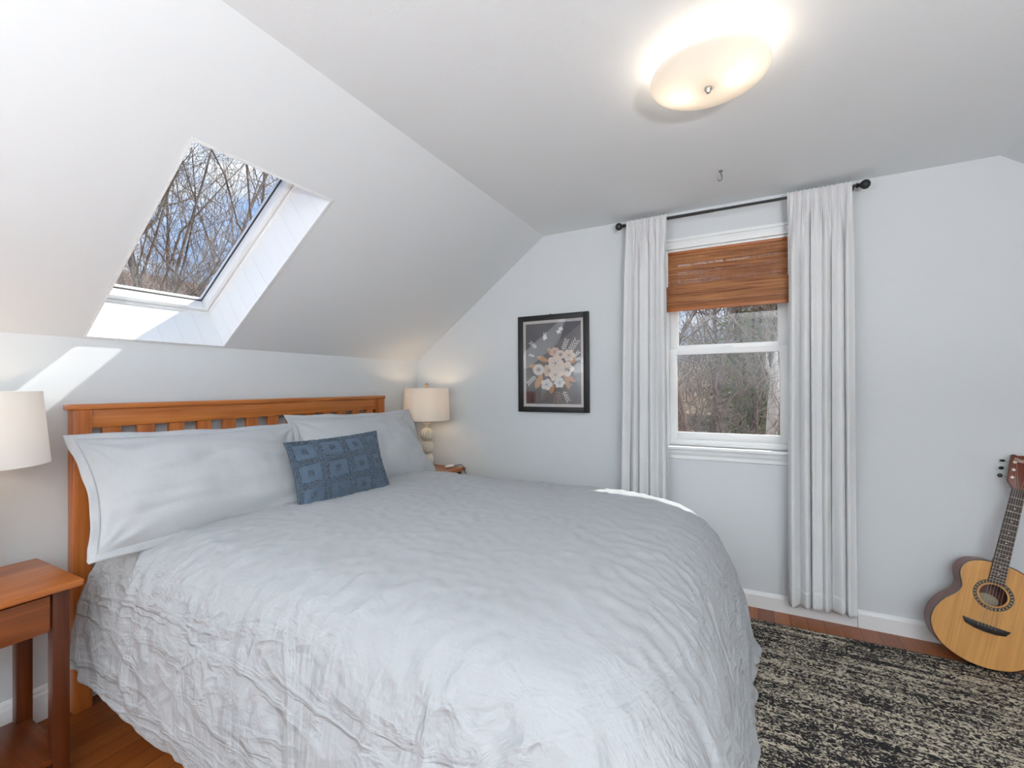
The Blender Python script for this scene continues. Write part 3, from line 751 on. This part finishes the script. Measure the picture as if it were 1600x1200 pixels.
# ------------------------------------------------------------------ ceiling light and hook
cx,cy,zr=2.258,-1.325,2.203
cl=thing('ceiling_light','frosted glass bowl ceiling light glowing on the flat ceiling','ceiling light',(cx,cy,H))
g=MB(); g.lathe([(.001,H-.022),(.05,H-.022),(.062,H-.014),(.064,H)],(cx,cy,0),32); g.build('canopy',M['white_plastic'],cl,smooth=True)
g=MB(); prof=[]
R=.172
for k in range(15): t=k/14; prof.append((.004+(R-.004)*t, zr-.034*(1-t**2.2)))
pin=[(r,z+.004) for r,z in prof[::-1]]
g.lathe(prof+[(R+.001,zr+.002)]+pin,(cx,cy,0),64,cap=False); g.build('bowl',M['opal'],cl,smooth=True,angle=1.2)
g=MB(); g.lathe([(.0035,H-.02),(.0035,zr-.036)],(cx,cy,0),10); g.build('stem',M['nickel'],cl,smooth=True)
g=MB(); g.lathe([(.001,zr-.033),(.011,zr-.0335),(.0115,zr-.040),(.008,zr-.045),(.006,zr-.050),(.001,zr-.052)],(cx,cy,0),20); g.build('finial',M['nickel'],cl,smooth=True)
for s_ in (-1,1):
    a=math.radians(62); bxx,byy=cx+s_*.075*math.cos(a),cy+s_*.075*math.sin(a)
    bxx,byy=cx+s_*.078*math.cos(math.radians(-10)),cy+.012+s_*.078*math.sin(math.radians(-10))
    g=MB(); g.sphere((bxx,byy,zr-.004),.022,16,10,(1.4,1,1)); bu=g.build('bulb',M['bulb'],cl,smooth=True)
    L=bpy.data.lights.new('ceiling_bulb','POINT'); L.energy=CEIL_W/2; L.color=(1,.84,.66); L.shadow_soft_size=.022
    lo=bpy.data.objects.new('bulb_light',L); COL.objects.link(lo); lo.location=(bxx-cx,byy-cy,zr+.028-H); lo.parent=cl
    g=MB(); g.tube([(cx+(bxx-cx)*.2,cy+(byy-cy)*.2,zr+.03),(cx+(bxx-cx)*.75,cy+(byy-cy)*.75,zr+.004)],.011,12); g.build('socket',M['white_plastic'],cl,smooth=True)
g=MB(); g.lathe([(.010,H),(.010,H-.003),(.003,H-.006)],(2.253,-.452,0),14)
g.tube([(2.253,-.452,H-.004),(2.256,-.452,H-.020),(2.259,-.452,H-.034),(2.256,-.452,H-.046),(2.247,-.452,H-.049),(2.241,-.452,H-.043),(2.242,-.452,H-.036)],.0028,8)
o=g.build('ceiling_hook',M['hook_metal'],smooth=True); tag(o,'small grey screw hook in the ceiling above the curtain rod','hook')
# ------------------------------------------------------------------ guitar leaning on the end wall
zp=Vector((0,.17,1)).normalized(); th=math.atan(.246)
ep=Vector((math.cos(th),0,0))-zp*math.sin(th); ea=Vector((math.sin(th),0,0))+zp*math.cos(th); ey=ea.cross(ep)
gorg=Vector((3.262,-.21,0))+zp*(.174+.015)
gt=thing('guitar','natural-top acoustic guitar leaning against the end wall at the right edge','guitar',gorg)
gt.rotation_mode='QUATERNION'
gt.matrix_world=Matrix.Translation(gorg)@Matrix((ep,ey,ea)).transposed().to_4x4()
half=[(-.171,.0),(-.169,.035),(-.160,.070),(-.143,.110),(-.115,.143),(-.082,.164),(-.045,.174),(0,.170),(.035,.157),(.062,.142),(.090,.120),(.115,.106),(.135,.102),(.155,.107),(.180,.116),(.203,.118),(.228,.112),(.248,.098),(.262,.078),(.271,.052),(.275,.025),(.276,0)]
def catmull(pts,n=5):
    out=[]
    P=[pts[0]]+list(pts)+[pts[-1]]
    for i in range(1,len(P)-2):
        for k in range(n):
            t=k/n
            out.append(tuple(.5*((2*b)+(-a+c)*t+(2*a-5*b+4*c-d)*t*t+(-a+3*b-3*c+d)*t**3) for a,b,c,d in zip(P[i-1],P[i],P[i+1],P[i+2])))
    out.append(pts[-1]); return out
h=catmull(half); 
outl=[(p,a) for a,p in h]+[(-p,a) for a,p in h[-2:0:-1]]
GD=.088
M['g_side']=wood('guitar side mahogany',(.13,.050,.040),(.25,.11,.095),'z',.35)
M['g_top']=wood('spruce top',(.50,.235,.062),(.66,.345,.105),'z',.38,scale=1.4,spec=.4)
M['g_dark']=plain('ebony',(.012,.010,.010),.4,bmp=(200,.05,.0004))
M['g_bind']=plain('dark binding',(.022,.012,.010),.35,bmp=(200,.03,.0004))
M['g_rose']=wood('rosewood fretboard',(.020,.010,.008),(.055,.028,.022),'z',.45)
M['g_neck']=wood('mahogany headstock',(.11,.022,.012),(.22,.050,.024),'z',.35)
M['g_pearl']=plain('pearl inlay',(.70,.68,.62),.3,bmp=(200,.03,.0004))
M['g_steel']=plain('nickel wire',(.60,.56,.48),.3,metal=.9,bmp=(200,.03,.0004))
M['g_paper']=plain('paper label',(.42,.36,.26),.8,var=.25,bmp=(60,.1,.0004))
def inset(pts,d):
    n=len(pts); out=[]
    for i in range(n):
        a,b=Vector(pts[i-1]),Vector(pts[(i+1)%n]); t=(b-a).normalized(); out.append((pts[i][0]-t.y*d,pts[i][1]+t.x*d))
    return out
def area(p): return sum(p[i-1][0]*p[i][1]-p[i][0]*p[i-1][1] for i in range(len(p)))
if area(outl)<0: outl=outl[::-1]
n=len(outl)
# sides + back (open under the top)
g=MB(); vs=[(p,.003,a) for p,a in outl]+[(p,GD,a) for p,a in outl]
g.add(vs,[(i,(i+1)%n,n+(i+1)%n,n+i) for i in range(n)]+[[n+i for i in range(n)]])
g.build('body',M['g_side'],gt,smooth=True,angle=.7,local=True)
# top with a real sound hole
HC=(.001,.137); HR=.045
bm=bmesh.new(); ins=inset(outl,.0022)
ov=[bm.verts.new((p,0,a)) for p,a in ins]; hv=[bm.verts.new((HC[0]+HR*math.cos(2*PI*k/48),0,HC[1]+HR*math.sin(2*PI*k/48))) for k in range(48)]
es=[bm.edges.new((ov[i],ov[(i+1)%n])) for i in range(n)]+[bm.edges.new((hv[i],hv[(i+1)%48])) for i in range(48)]
bmesh.ops.triangle_fill(bm,use_beauty=True,use_dissolve=False,edges=es)
bmesh.ops.recalc_face_normals(bm,faces=bm.faces[:])
me=bpy.data.meshes.new('top'); bm.to_mesh(me); bm.free(); me.materials.append(M['g_top'])
top=bpy.data.objects.new('top',me); COL.objects.link(top); top.parent=gt
s_=top.modifiers.new('s','SOLIDIFY'); s_.thickness=.003; s_.offset=0
g=MB(); i2=inset(outl,.0026); o2=inset(outl,-.0008)
vs=[(p,-.0012,a) for p,a in o2]+[(p,-.0022,a) for p,a in i2]+[(p,.006,a) for p,a in o2]
g.add(vs,[(i,(i+1)%n,n+(i+1)%n,n+i) for i in range(n)]+[(i,(i+1)%n,2*n+(i+1)%n,2*n+i) for i in range(n)])
g.build('binding',M['g_bind'],gt,local=True)
def annulus(mb,r0,r1,y,seg=64,a0=0,a1=2*PI):
    vs=[];k=0
    for i in range(seg+1):
        a=a0+(a1-a0)*i/seg
        for r in (r0,r1): vs.append((HC[0]+r*math.cos(a),y,HC[1]+r*math.sin(a)))
    mb.add(vs,[(2*i,2*i+1,2*i+3,2*i+2) for i in range(seg)])
g=MB(); annulus(g,.0515,.0655,-.0019); ro=g.build('rosette',M['g_bind'],gt,local=True)
g=MB()
annulus(g,.0535,.0542,-.0021); annulus(g,.0628,.0635,-.0021)
for k in range(28):
    a=2*PI*k/28; annulus(g,.0560,.0610,-.0021,4,a+.03,a+.12)
g.build('rosette_inlay',plain('rosette pearl',(.40,.30,.17),.4,bmp=(200,.03,.0004)),ro,local=True)
g=MB(); g.add([(HC[0]+.014+.040*math.cos(2*PI*k/24),GD-.003,HC[1]-.034+.026*math.sin(2*PI*k/24)) for k in range(24)],[list(range(24))]); g.build('maker_label',M['g_paper'],gt,local=True)
# bridge
bp=[(-.077,.011),(-.064,-.012),(-.036,-.020),(0,-.023),(.036,-.020),(.064,-.012),(.077,.011),(.03,.009),(0,.0095),(-.03,.009)]
g=MB(); g.prism(bp,'y',-.0095,-.0012); br=g.build('bridge',M['g_dark'],gt,bevel=.0015,local=True)
g=MB(); g.box(-.033,.033,-.0125,-.008,.000,.0028); g.build('saddle',M['g_dark'],br,local=True)
for k in range(6):
    x=-.0275+.011*k
    g=MB(); g.lathe([(.0024,-.0095),(.003,-.0115),(.0015,-.0135),(.0003,-.0137)],(x,0,-.0075),10,'y'); g.build('bridge_pin',M['g_dark'],br,smooth=True,local=True)
# neck, fretboard
NA=.605; FA=.188; SC=.608
def fw(a): return .0265+(.0215-.0265)*(a-FA)/(NA-FA)
g=MB(); vs=[];fs=[]
segs=10
for i,a in enumerate((.262,.30,.40,.50,.60,.615)):
    w=fw(a)-.001; dp=.022 if a>.27 else .06
    for k in range(segs+1):
        t=PI*k/segs; vs.append((-w*math.cos(t),-.0015+dp*math.sin(t)**.8,a))
for i in range(5):
    for k in range(segs): b=i*(segs+1)+k; fs.append((b,b+1,b+segs+2,b+segs+1))
    fs.append((i*(segs+1),(i+1)*(segs+1),(i+1)*(segs+1)+segs,i*(segs+1)+segs))
g.add(vs,fs); g.build('neck',M['g_neck'],gt,smooth=True,local=True,angle=.8)
g=MB(); vs=[]
for a in (FA,NA):
    w=fw(a)
    for y in (-.0075,-.0014): vs+= [(-w,y,a),(w,y,a)]
g.add(vs,[(0,1,5,4),(2,6,7,3),(0,4,6,2),(1,3,7,5),(0,2,3,1),(4,5,7,6)]); fb=g.build('fretboard',M['g_rose'],gt,local=True)
for k in range(1,21):
    a=NA-SC*(1-2**(-k/12)); 
    if a<FA+.003: break
    g=MB(); g.box(-fw(a),fw(a),-.0086,-.007,a-.0008,a+.0008); g.build('fret',M['g_steel'],fb,local=True)
fp=lambda k: NA-SC*(1-2**(-k/12))
for k,xs in ((3,(0,)),(5,(0,)),(7,(0,)),(9,(0,)),(12,(-.012,.012)),(15,(0,)),(17,(0,))):
    for x in xs:
        a=(fp(k)+fp(k-1))/2; g=MB(); g.lathe([(.0026,-.0077),(.0001,-.00775)],(x,0,a),12,'y'); g.build('inlay_dot',M['g_pearl'],fb,local=True)
g=MB(); g.box(-.0218,.0218,-.0095,-.0014,NA,NA+.005); g.build('nut',M['g_dark'],gt,local=True)
# headstock, tilted back
HT=Matrix.Translation((0,.004,NA+.005))@Matrix.Rotation(math.radians(-9),4,'X')
hp=[(-.0215,0),(-.024,.010),(-.034,.024),(-.037,.034),(-.0385,.150),(-.030,.153),(-.018,.150),(0,.156),(.018,.150),(.030,.153),(.0385,.150),(.037,.034),(.034,.024),(.024,.010),(.0215,0)]
g=MB(); g.prism(hp,'y',-.004,.010); g.xform(HT); hs=g.build('headstock',M['g_neck'],gt,bevel=.0015,local=True)
for s_ in (-1,1):
    for k,a in enumerate((.048,.083,.118)):
        st=MB(); st.lathe([(.0065,-.004),(.0065,-.0055),(.0035,-.0058),(.0033,-.014),(.0008,-.0145)],(s_*.0245,0,a),14,'y'); st.xform(HT); tn=st.build('tuning_peg',M['g_steel'],gt,smooth=True,local=True,angle=.8)
        st=MB(); st.tube([(s_*.034,.014,a),(s_*.050,.014,a)],.0022,8); st.box(s_*.030-.006,s_*.030+.006,.010,.017,a-.008,a+.008); st.xform(HT); st.build('tuner_shaft',M['g_steel'],tn,local=True)
        b=MB(); tw=(.3,.9,1.3)[k] if s_<0 else .6
        b.sphere((0,0,0),.0095,14,10,(.95,.40,1.0)); b.xform(HT@Matrix.Translation((s_*.058,.014,a))@Matrix.Rotation(tw,4,'X')); b.build('tuner_button',M['g_dark'],tn,smooth=True,local=True)
for k in range(6):
    xb=-.0275+.011*k; xn=-.0175+.007*k; s_=-1 if k<3 else 1; a=(.048,.083,.118)[k if k<3 else 5-k]
    e=HT@Vector((s_*.0215,-.010,a))
    g=MB(); g.tube([(xb,-.0105,-.0075),(xb,-.0128,.0014),(xn,-.0098,NA+.002),tuple(e)],(.00055 if k<3 else .0004),5); g.build('string',M['g_steel'] if k<3 else M['g_steel'],gt,local=True)
cu=bpy.data.curves.new('lettering','FONT'); cu.body='Washburn'; cu.size=.0175; cu.shear=.35; cu.extrude=.0002; cu.align_x='LEFT'
to=bpy.data.objects.new('tmp',cu); COL.objects.link(to); bpy.context.view_layer.update()
me=bpy.data.meshes.new_from_object(to.evaluated_get(bpy.context.evaluated_depsgraph_get())); bpy.data.objects.remove(to)
me.name='lettering'; me.transform(HT@Matrix.Translation((-.031,-.0046,.128))@Matrix.Rotation(math.radians(4),4,'Y')@Matrix.Rotation(PI/2,4,'X')@Matrix.Diagonal((.86,1,1,1)))
me.materials.clear(); me.materials.append(M['g_pearl'])
lo=bpy.data.objects.new('lettering',me); COL.objects.link(lo); lo.parent=hs
g=MB(); g.box(-.031,.031,-.0046,-.0042,.1225,.1240); g.xform(HT); g.build('logo_line',M['g_pearl'],hs,local=True)
# ------------------------------------------------------------------ outdoors
CAM=Vector((2.3581,-2.8501,1.2370)); FPX=699.0477; YAW=.4839; PIT=.0057; ROL=-.0065
def cam_axes():
    r=Vector((math.cos(YAW),math.sin(YAW),0)); f=Vector((-math.sin(YAW),math.cos(YAW),0)); u=Vector((0,0,1))
    f2=f*math.cos(PIT)+u*math.sin(PIT); u2=u*math.cos(PIT)-f*math.sin(PIT)
    return r*math.cos(ROL)+u2*math.sin(ROL), u2*math.cos(ROL)-r*math.sin(ROL), f2
CR,CU,CF=cam_axes()
def bearing(px,d):
    """ground point seen in the column px of the photograph at distance d"""
    v=CF+CR*((px-800)/FPX); v.z=0; v.normalize(); return CAM.x+v.x*d, CAM.y+v.y*d
def gz(x,y):
    d=math.hypot(x-2,y+2); return -3.2+max(0,d-7)*.10+.25*math.sin(x*.21+1)*math.sin(y*.17)*min(1,d/20)
def ground_mat():
    m,nt,b=nmat('leaf litter')
    f=noise(nt,coords(nt),1.4,6,.65); f2=noise(nt,coords(nt),14,4,.7)
    s=mathn(nt,'ADD',mathn(nt,'MULTIPLY',f,.6),mathn(nt,'MULTIPLY',f2,.5))
    link(nt,ramp(nt,s,[(.40,(.14,.095,.065)),(.55,(.33,.235,.16)),(.70,(.50,.38,.28))]),b.inputs['Base Color']); b.inputs['Roughness'].default_value=1
    bump(nt,b,f2,.8,.05); return m
M['ground']=ground_mat()
g=MB(); N=70
def gp(u,v):
    x=-75+165*u; y=-40+135*v; return (x,y,gz(x,y)-.0)
g.grid(N,N,gp); o=g.build('ground',M['ground'],smooth=True); struct(o)
def bark(name,c1,c2,sc=6):
    m,nt,b=nmat(name); f=noise(nt,coords(nt,(sc,sc,sc*.35)),1,6,.65)
    link(nt,ramp(nt,f,[(.35,c1),(.65,c2)]),b.inputs['Base Color']); b.inputs['Roughness'].default_value=.95; b.inputs['Specular IOR Level'].default_value=.1
    bump(nt,b,f,.6,.02); return m
M['bark']=bark('grey brown bark',(.13,.10,.075),(.34,.28,.225)); M['bark_dark']=bark('dark bark',(.05,.038,.030),(.14,.11,.085)); M['bark_red']=bark('reddish bark',(.17,.11,.085),(.36,.25,.19))
M['bark_pale']=bark('pale weathered wood',(.62,.56,.47),(.88,.82,.72)); M['twig']=bark('grey twigs',(.23,.185,.14),(.50,.41,.32),2)
def needle_mat():
    m,nt,b=nmat('conifer needles'); f=noise(nt,coords(nt),2.5,5)
    link(nt,ramp(nt,f,[(.35,(.10,.15,.05)),(.65,(.28,.36,.13))]),b.inputs['Base Color']); b.inputs['Roughness'].default_value=.9; return m
M['needles']=needle_mat()
def grow(mb,rnd,p,d,L,r,lev,maxlev,nb,up=.12,jit=.22,bt=.28,tw=None):
    n=max(3,int(6-lev)); pts=[p.copy()]; rad=[r]; dd=d.copy(); q=p.copy()
    for i in range(n):
        dd=(dd+Vector((rnd.gauss(0,jit),rnd.gauss(0,jit),rnd.gauss(0,jit*.6)+up))*(.5 if lev==0 else 1)).normalized()
        q=q+dd*(L/n); pts.append(q.copy()); rad.append(max(.004,r*(1-.80*(i+1)/n)))
    mb.tube(pts,rad,(7,5,4,3,3)[lev],cap=False)
    if lev>=maxlev: return
    for k in range(nb[lev]):
        t=bt+(1-bt)*(k+rnd.random())/nb[lev]; f=t*n; i=min(n-1,int(f)); q=pts[i].lerp(pts[i+1],f-i); rr=rad[i]*(1-(f-i))+rad[i+1]*(f-i)
        td=(pts[i+1]-pts[i]).normalized(); az=rnd.uniform(0,2*PI); side=td.orthogonal().normalized(); side=Matrix.Rotation(az,3,td)@side
        a=rnd.uniform(.45,1.05); nd=(td*math.cos(a)+side*math.sin(a)).normalized()
        grow(mb,rnd,q,nd,L*rnd.uniform(.30,.52)*(1.15-t*.5),max(.004,rr*rnd.uniform(.30,.52)),lev+1,maxlev,nb,up,jit,.18)
def tree(px,d,h,r,seed,label,mat='bark',lean=(0,0),nb=(13,7,5),group=None,forks=1,bt=.28,lev=3,jit=.2):
    x,y=bearing(px,d); rnd=random.Random(seed); z=gz(x,y)-.1
    mb=MB()
    for k in range(forks):
        dv_=Vector((lean[0]+(k-(forks-1)/2)*.10+ (rnd.gauss(0,.03)),lean[1]+rnd.gauss(0,.05)*(forks>1),1)).normalized()
        grow(mb,rnd,Vector((x+(k-(forks-1)/2)*r*1.1,y,z)),dv_,h*rnd.uniform(.88,1),r*(1 if k==0 else .8),0,lev,nb,.10,jit,bt)
    t=thing('tree',label,'tree',(x,y,z),group)
    mb.build('trunk',M[mat],t,smooth=True,angle=3.1)
    return t
# trees up the slope beyond the skylight
G1='bare trees beyond the skylight'
tree(300,13,15,.135,11,'bare forked tree with the thickest trunks, in the middle of the skylight','bark',(.03,.0),(15,8,5),G1,3,.25)
tree(228,11.5,12,.07,12,'bare tree filling the left edge of the skylight view','bark',(-.04,0),(15,8,5),G1,2,.22)
tree(355,15,15,.075,13,'slender bare tree right of the thick forked tree, behind the skylight','bark',(.06,0),(13,8,5),G1,2,.3)
tree(415,19,15,.06,14,'pale thin bare tree near the right edge of the skylight view','twig',(.02,0),(13,7,5),G1,2,.3)
tree(262,20,16,.10,15,'bare tree standing behind the forked one, seen through the skylight','twig',(.03,0),(14,7,5),G1,1,.3)
tree(185,17,14,.08,16,'bare tree low at the left bottom corner of the skylight view','bark',(0,0),(13,7,5),G1,2,.3)
tree(465,22,17,.09,17,'bare tree hidden mostly behind the right skylight frame','bark',(0,0),(12,7,5),G1,1,.3)
# woods beyond the gable window
G2='bare trees beyond the gable window'
tree(1078,13,15,.17,21,'thick reddish trunk at the left edge of the gable window view','bark_red',(0,0),(9,6,5),G2,1,.25)
tree(1104,17,15,.12,22,'grey bare trunk second from the left in the gable window','bark',(.02,0),(12,7,5),G2,1,.2)
tree(1131,12,13,.065,23,'thin dark straight trunk left of the middle of the gable window','bark_dark',(.01,0),(14,7,5),G2,1,.18)
tree(1152,9,6.2,.045,24,'small crooked bare tree spreading in the middle of the gable window','bark',(.02,0),(14,8,5),G2,2,.30,3,.3)
tree(1176,20,14,.10,25,'bare tree behind the crooked one in the gable window','bark_dark',(0,0),(13,7,5),G2,2,.2)
tree(1196,26,15,.13,26,'distant bare trunk left of the pale broken snag','bark',(0,0),(13,7,5),G2,1,.2)
tree(1060,22,15,.12,27,'distant bare tree behind the thick reddish trunk','bark',(0,0),(13,7,5),G2,1,.2)
tree(1235,18,14,.12,28,'bare tree behind the right curtain side of the gable window','bark',(0,0),(13,7,5),G2,1,.2)
tree(1120,30,16,.16,29,'far bare tree between the grey and the dark trunks','bark',(0,0),(14,7,4),G2,1,.15)
tree(1085,8,6.0,.035,30,'slim sapling with pale branches low in the gable window','twig',(.05,0),(16,8,5),G2,2,.35,3,.3)
# broken pale snag
x,y=bearing(1208,9.5); z=gz(x,y)-.1; rs=random.Random(4)
sn=thing('snag','pale broken dead trunk at the right edge of the gable window','dead tree',(x,y,z))
g=MB(); hh=1.24+9.5*.075-z; pts=[(x-.10+.16*t*t,y,z+hh*t) for t in [k/10 for k in range(11)]]
g.tube(pts,[.13,.125,.12,.118,.115,.112,.108,.10,.09,.07,.015],9); g.build('trunk',M['bark_pale'],sn,smooth=True,angle=1.0)
for (t,s_,l) in ((.97,-1,.5),(.8,1,.25)):
    g=MB(); b=pts[int(t*10)]; g.tube([(b[0],b[1],b[2]-.1),(b[0]+s_*.12,b[1],b[2]+.1),(b[0]+s_*.14,b[1],b[2]+l)],[.05,.04,.004],6); g.build('splinter',M['bark_pale'],sn,smooth=True)
# conifers
def conifer(px,d,h,rad,seed,label):
    x,y=bearing(px,d); z=gz(x,y)-.1; rnd=random.Random(seed)
    t=thing('conifer',label,'conifer tree',(x,y,z),'conifers beyond the gable window')
    g=MB(); g.tube([(x,y,z),(x,y,z+h)],[h*.014,.02],7); g.build('trunk',M['bark_dark'],t)
    g=MB(); zz=z+h*.16
    while zz<z+h*.98:
        f=(zz-z)/h; R=rad*(1-f)**.8+.1
        for k in range(int(5+7*(1-f))):
            a=rnd.uniform(0,2*PI); L=R*rnd.uniform(.65,1.1); dx,dy=math.cos(a),math.sin(a)
            n=max(4,int(L/.16))
            for q in range(1,n+1):
                s_=q/n; bx,by,bz=x+dx*L*s_,y+dy*L*s_,zz-.25*L*s_*s_+.08*L*s_
                for w in range(5):
                    ax=a+rnd.uniform(-1.2,1.2); l=rnd.uniform(.16,.34); ddx,ddy,ddz=math.cos(ax)*l,math.sin(ax)*l,rnd.uniform(-.12,.10)
                    px_,py_=-ddy*.16,ddx*.16
                    g.add([(bx,by,bz),(bx+ddx*.5+px_,by+ddy*.5+py_,bz+ddz*.5+.02),(bx+ddx,by+ddy,bz+ddz),(bx+ddx*.5-px_,by+ddy*.5-py_,bz+ddz*.5+.02)],[(0,1,2,3)])
        zz+=h*.030
    g.build('foliage',M['needles'],t); return t
conifer(1178,24,9.2,2.6,41,'mid-green conifer right of centre in the gable window')
conifer(1150,34,11.5,3.0,42,'farther green conifer in the middle of the gable window')
conifer(1207,33,12.5,3.2,43,'dark green conifer behind the pale broken snag')
conifer(1176,17,3.9,1.0,44,'small low conifer branch clump below the middle of the gable window')
# undergrowth nobody could count
def thicket(name,label,pa,pb,d0,d1,n,h0,h1,seed,mat,dens=1):
    rnd=random.Random(seed); mb=MB()
    for k in range(n):
        d=d0+(d1-d0)*rnd.random()**.8; x,y=bearing(rnd.uniform(pa,pb),d); z=gz(x,y)-.1
        h_=rnd.uniform(h0,h1); dv_=Vector((rnd.gauss(0,.22),rnd.gauss(0,.22),1)).normalized()
        grow(mb,rnd,Vector((x,y,z)),dv_,h_,.010+.004*h_*rnd.random()+d*.0004,1,3,(0,7,4),.06,.26,.15)
    o=mb.build(name,M[mat]); tag(o,label,'undergrowth',None,'stuff'); return o
thicket('undergrowth','tangle of bare grey-brown brush filling the lower part of the gable window',1010,1290,20,44,220,1.6,5.5,51,'twig')
thicket('brush','tangle of dull grey brush along the bottom of the skylight view',90,470,11,24,380,5.5,9.2,52,'twig')
thicket('far_woods','distant brown woods behind everything in the gable window',990,1310,38,62,260,7,11,53,'bark')
# neighbour house with a reddish roof, far beyond the skylight
hx,hy=bearing(222,34); hz=gz(hx,hy)-.5
hs_=thing('house','distant house with a red-brown roof at the lower left of the skylight view','house',(hx,hy,hz))
M['siding']=plain('grey siding',(.42,.40,.38),.8,var=.1); M['shingle']=plain('red brown shingles',(.23,.115,.085),.9,var=.25,bmp=(12,.5,.02))
g=MB(); g.box(hx-3.2,hx+3.2,hy-4,hy+4,hz-.5,hz+6.2); g.build('walls',M['siding'],hs_)
g=MB(); g.prism([(hx-3.6,hz+6.0),(hx,hz+8.6),(hx+3.6,hz+6.0),(hx+3.6,hz+6.2),(hx,hz+8.85),(hx-3.6,hz+6.2)],'y',hy-4.4,hy+4.4); g.build('roof',M['shingle'],hs_)
for yy in (-2.4,0,2.4):
    g=MB(); g.box(hx+3.2,hx+3.24,hy+yy-.5,hy+yy+.5,hz+3.6,hz+5.0); g.build('window',M['gasket'],hs_)
# ------------------------------------------------------------------ light
wd=bpy.data.worlds.new('sky'); bpy.context.scene.world=wd; wd.use_nodes=True; nt=wd.node_tree; bg=nt.nodes['Background']
tc=nt.nodes.new('ShaderNodeTexCoord'); sp=nt.nodes.new('ShaderNodeSeparateXYZ'); link(nt,tc.outputs['Generated'],sp.inputs[0])
blue=ramp(nt,sp.outputs['Z'],[(.0,(.66,.78,.95)),(.25,(.36,.56,.93)),(.7,(.20,.38,.80))])
cn=noise(nt,coords(nt,(2.2,2.2,5),'Generated'),1.6,5,.6,.3)
mk=ramp(nt,cn,[(.46,(0,0,0)),(.66,(1,1,1))])
mx=nt.nodes.new('ShaderNodeMix'); mx.data_type='RGBA'; link(nt,mk,mx.inputs[0]); link(nt,blue,mx.inputs[6]); mx.inputs[7].default_value=(.92,.95,1,1)
link(nt,mx.outputs[2],bg.inputs['Color']); bg.inputs['Strength'].default_value=SKY
sd_=bpy.data.lights.new('sun','SUN'); sd_.energy=SUN; sd_.angle=math.radians(.6); sd_.color=(1,.96,.90)
so=bpy.data.objects.new('sun',sd_); COL.objects.link(so); so.rotation_mode='QUATERNION'; so.rotation_quaternion=Vector(SUND).to_track_quat('-Z','Y'); so.location=(6,8,14)
def portal(name,loc,rot,sx,sy,power=0,color=(1,1,1)):
    L=bpy.data.lights.new(name,'AREA'); L.shape='RECTANGLE'; L.size=sx; L.size_y=sy; L.color=color
    if power: L.energy=power
    else: L.cycles.is_portal=True
    o=bpy.data.objects.new(name,L); COL.objects.link(o); o.location=loc; o.rotation_mode='QUATERNION'; o.rotation_quaternion=rot; return o
portal('skylight_portal',SL((SU0+SU1)/2,(SV0+SV1)/2,DW+.12),(-EW).to_track_quat('-Z','Y'),.62,1.05)
portal('window_portal',(2.2535,.17,1.46),Vector((0,-1,0)).to_track_quat('-Z','Y'),.64,1.2)
portal('added_skylight_fill',SL((SU0+SU1)/2,(TV0+TV1)/2,DW+.12),(-EW).to_track_quat('-Z','Y'),TV1-TV0,SU1-SU0,FILL2,(.93,.97,1))  # added area light over the made-up skylight, fills from behind
# uplighters added out of view behind the camera to brighten the ceiling
def added_torchiere(x,y,label,power):
    t=thing('added_floor_lamp',label,'floor lamp',(x,y,0),'added uplighter floor lamps behind the camera')
    g=MB(); g.lathe([(.14,0),(.14,.012),(.13,.022),(.02,.03)],(x,y,0),32); g.build('base',M['black'],t,smooth=True,angle=.6)
    g=MB(); g.lathe([(.012,.028),(.012,.97)],(x,y,0),14); g.build('pole',M['black'],t,smooth=True,angle=.6)
    g=MB(); g.lathe([(.012,.95),(.06,.965),(.13,1.01),(.165,1.05),(.162,1.052),(.126,1.014),(.058,.972),(.001,.968)],(x,y,0),36,cap=False); sh=g.build('shade',M['white_plastic'],t,smooth=True,angle=.8)
    L=bpy.data.lights.new('added_uplight','AREA'); L.shape='DISK'; L.size=.22; L.energy=power; L.color=(.97,.99,1)
    o=bpy.data.objects.new('added_uplight',L); COL.objects.link(o); o.parent=t; o.location=(0,0,1.045); o.rotation_euler=(PI,0,0)
added_torchiere(1.10,-4.05,'added black uplighter floor lamp, unseen behind the camera, nearer the sloping ceiling',UPL)
added_torchiere(3.45,-4.0,'added black uplighter floor lamp, unseen behind the camera, nearer the middle of the room',UPR)
# ------------------------------------------------------------------ camera
cd=bpy.data.cameras.new('camera'); co=bpy.data.objects.new('camera',cd); COL.objects.link(co)
cd.sensor_fit='HORIZONTAL'; cd.sensor_width=36; cd.lens=36*FPX/1600; cd.clip_start=.02; cd.clip_end=400
co.matrix_world=Matrix.Translation(CAM)@Matrix((CR,CU,-CF)).transposed().to_4x4()
sc=bpy.context.scene; sc.camera=co
sc.view_settings.view_transform='Standard'; sc.view_settings.look='None'; sc.view_settings.exposure=EXPO; sc.view_settings.gamma=1; sc.view_settings.use_curve_mapping=False
cy_=sc.cycles; cy_.max_bounces=10; cy_.diffuse_bounces=6; cy_.glossy_bounces=4; cy_.transmission_bounces=6; cy_.transparent_max_bounces=12
cy_.caustics_reflective=False; cy_.caustics_refractive=False; cy_.sample_clamp_indirect=6
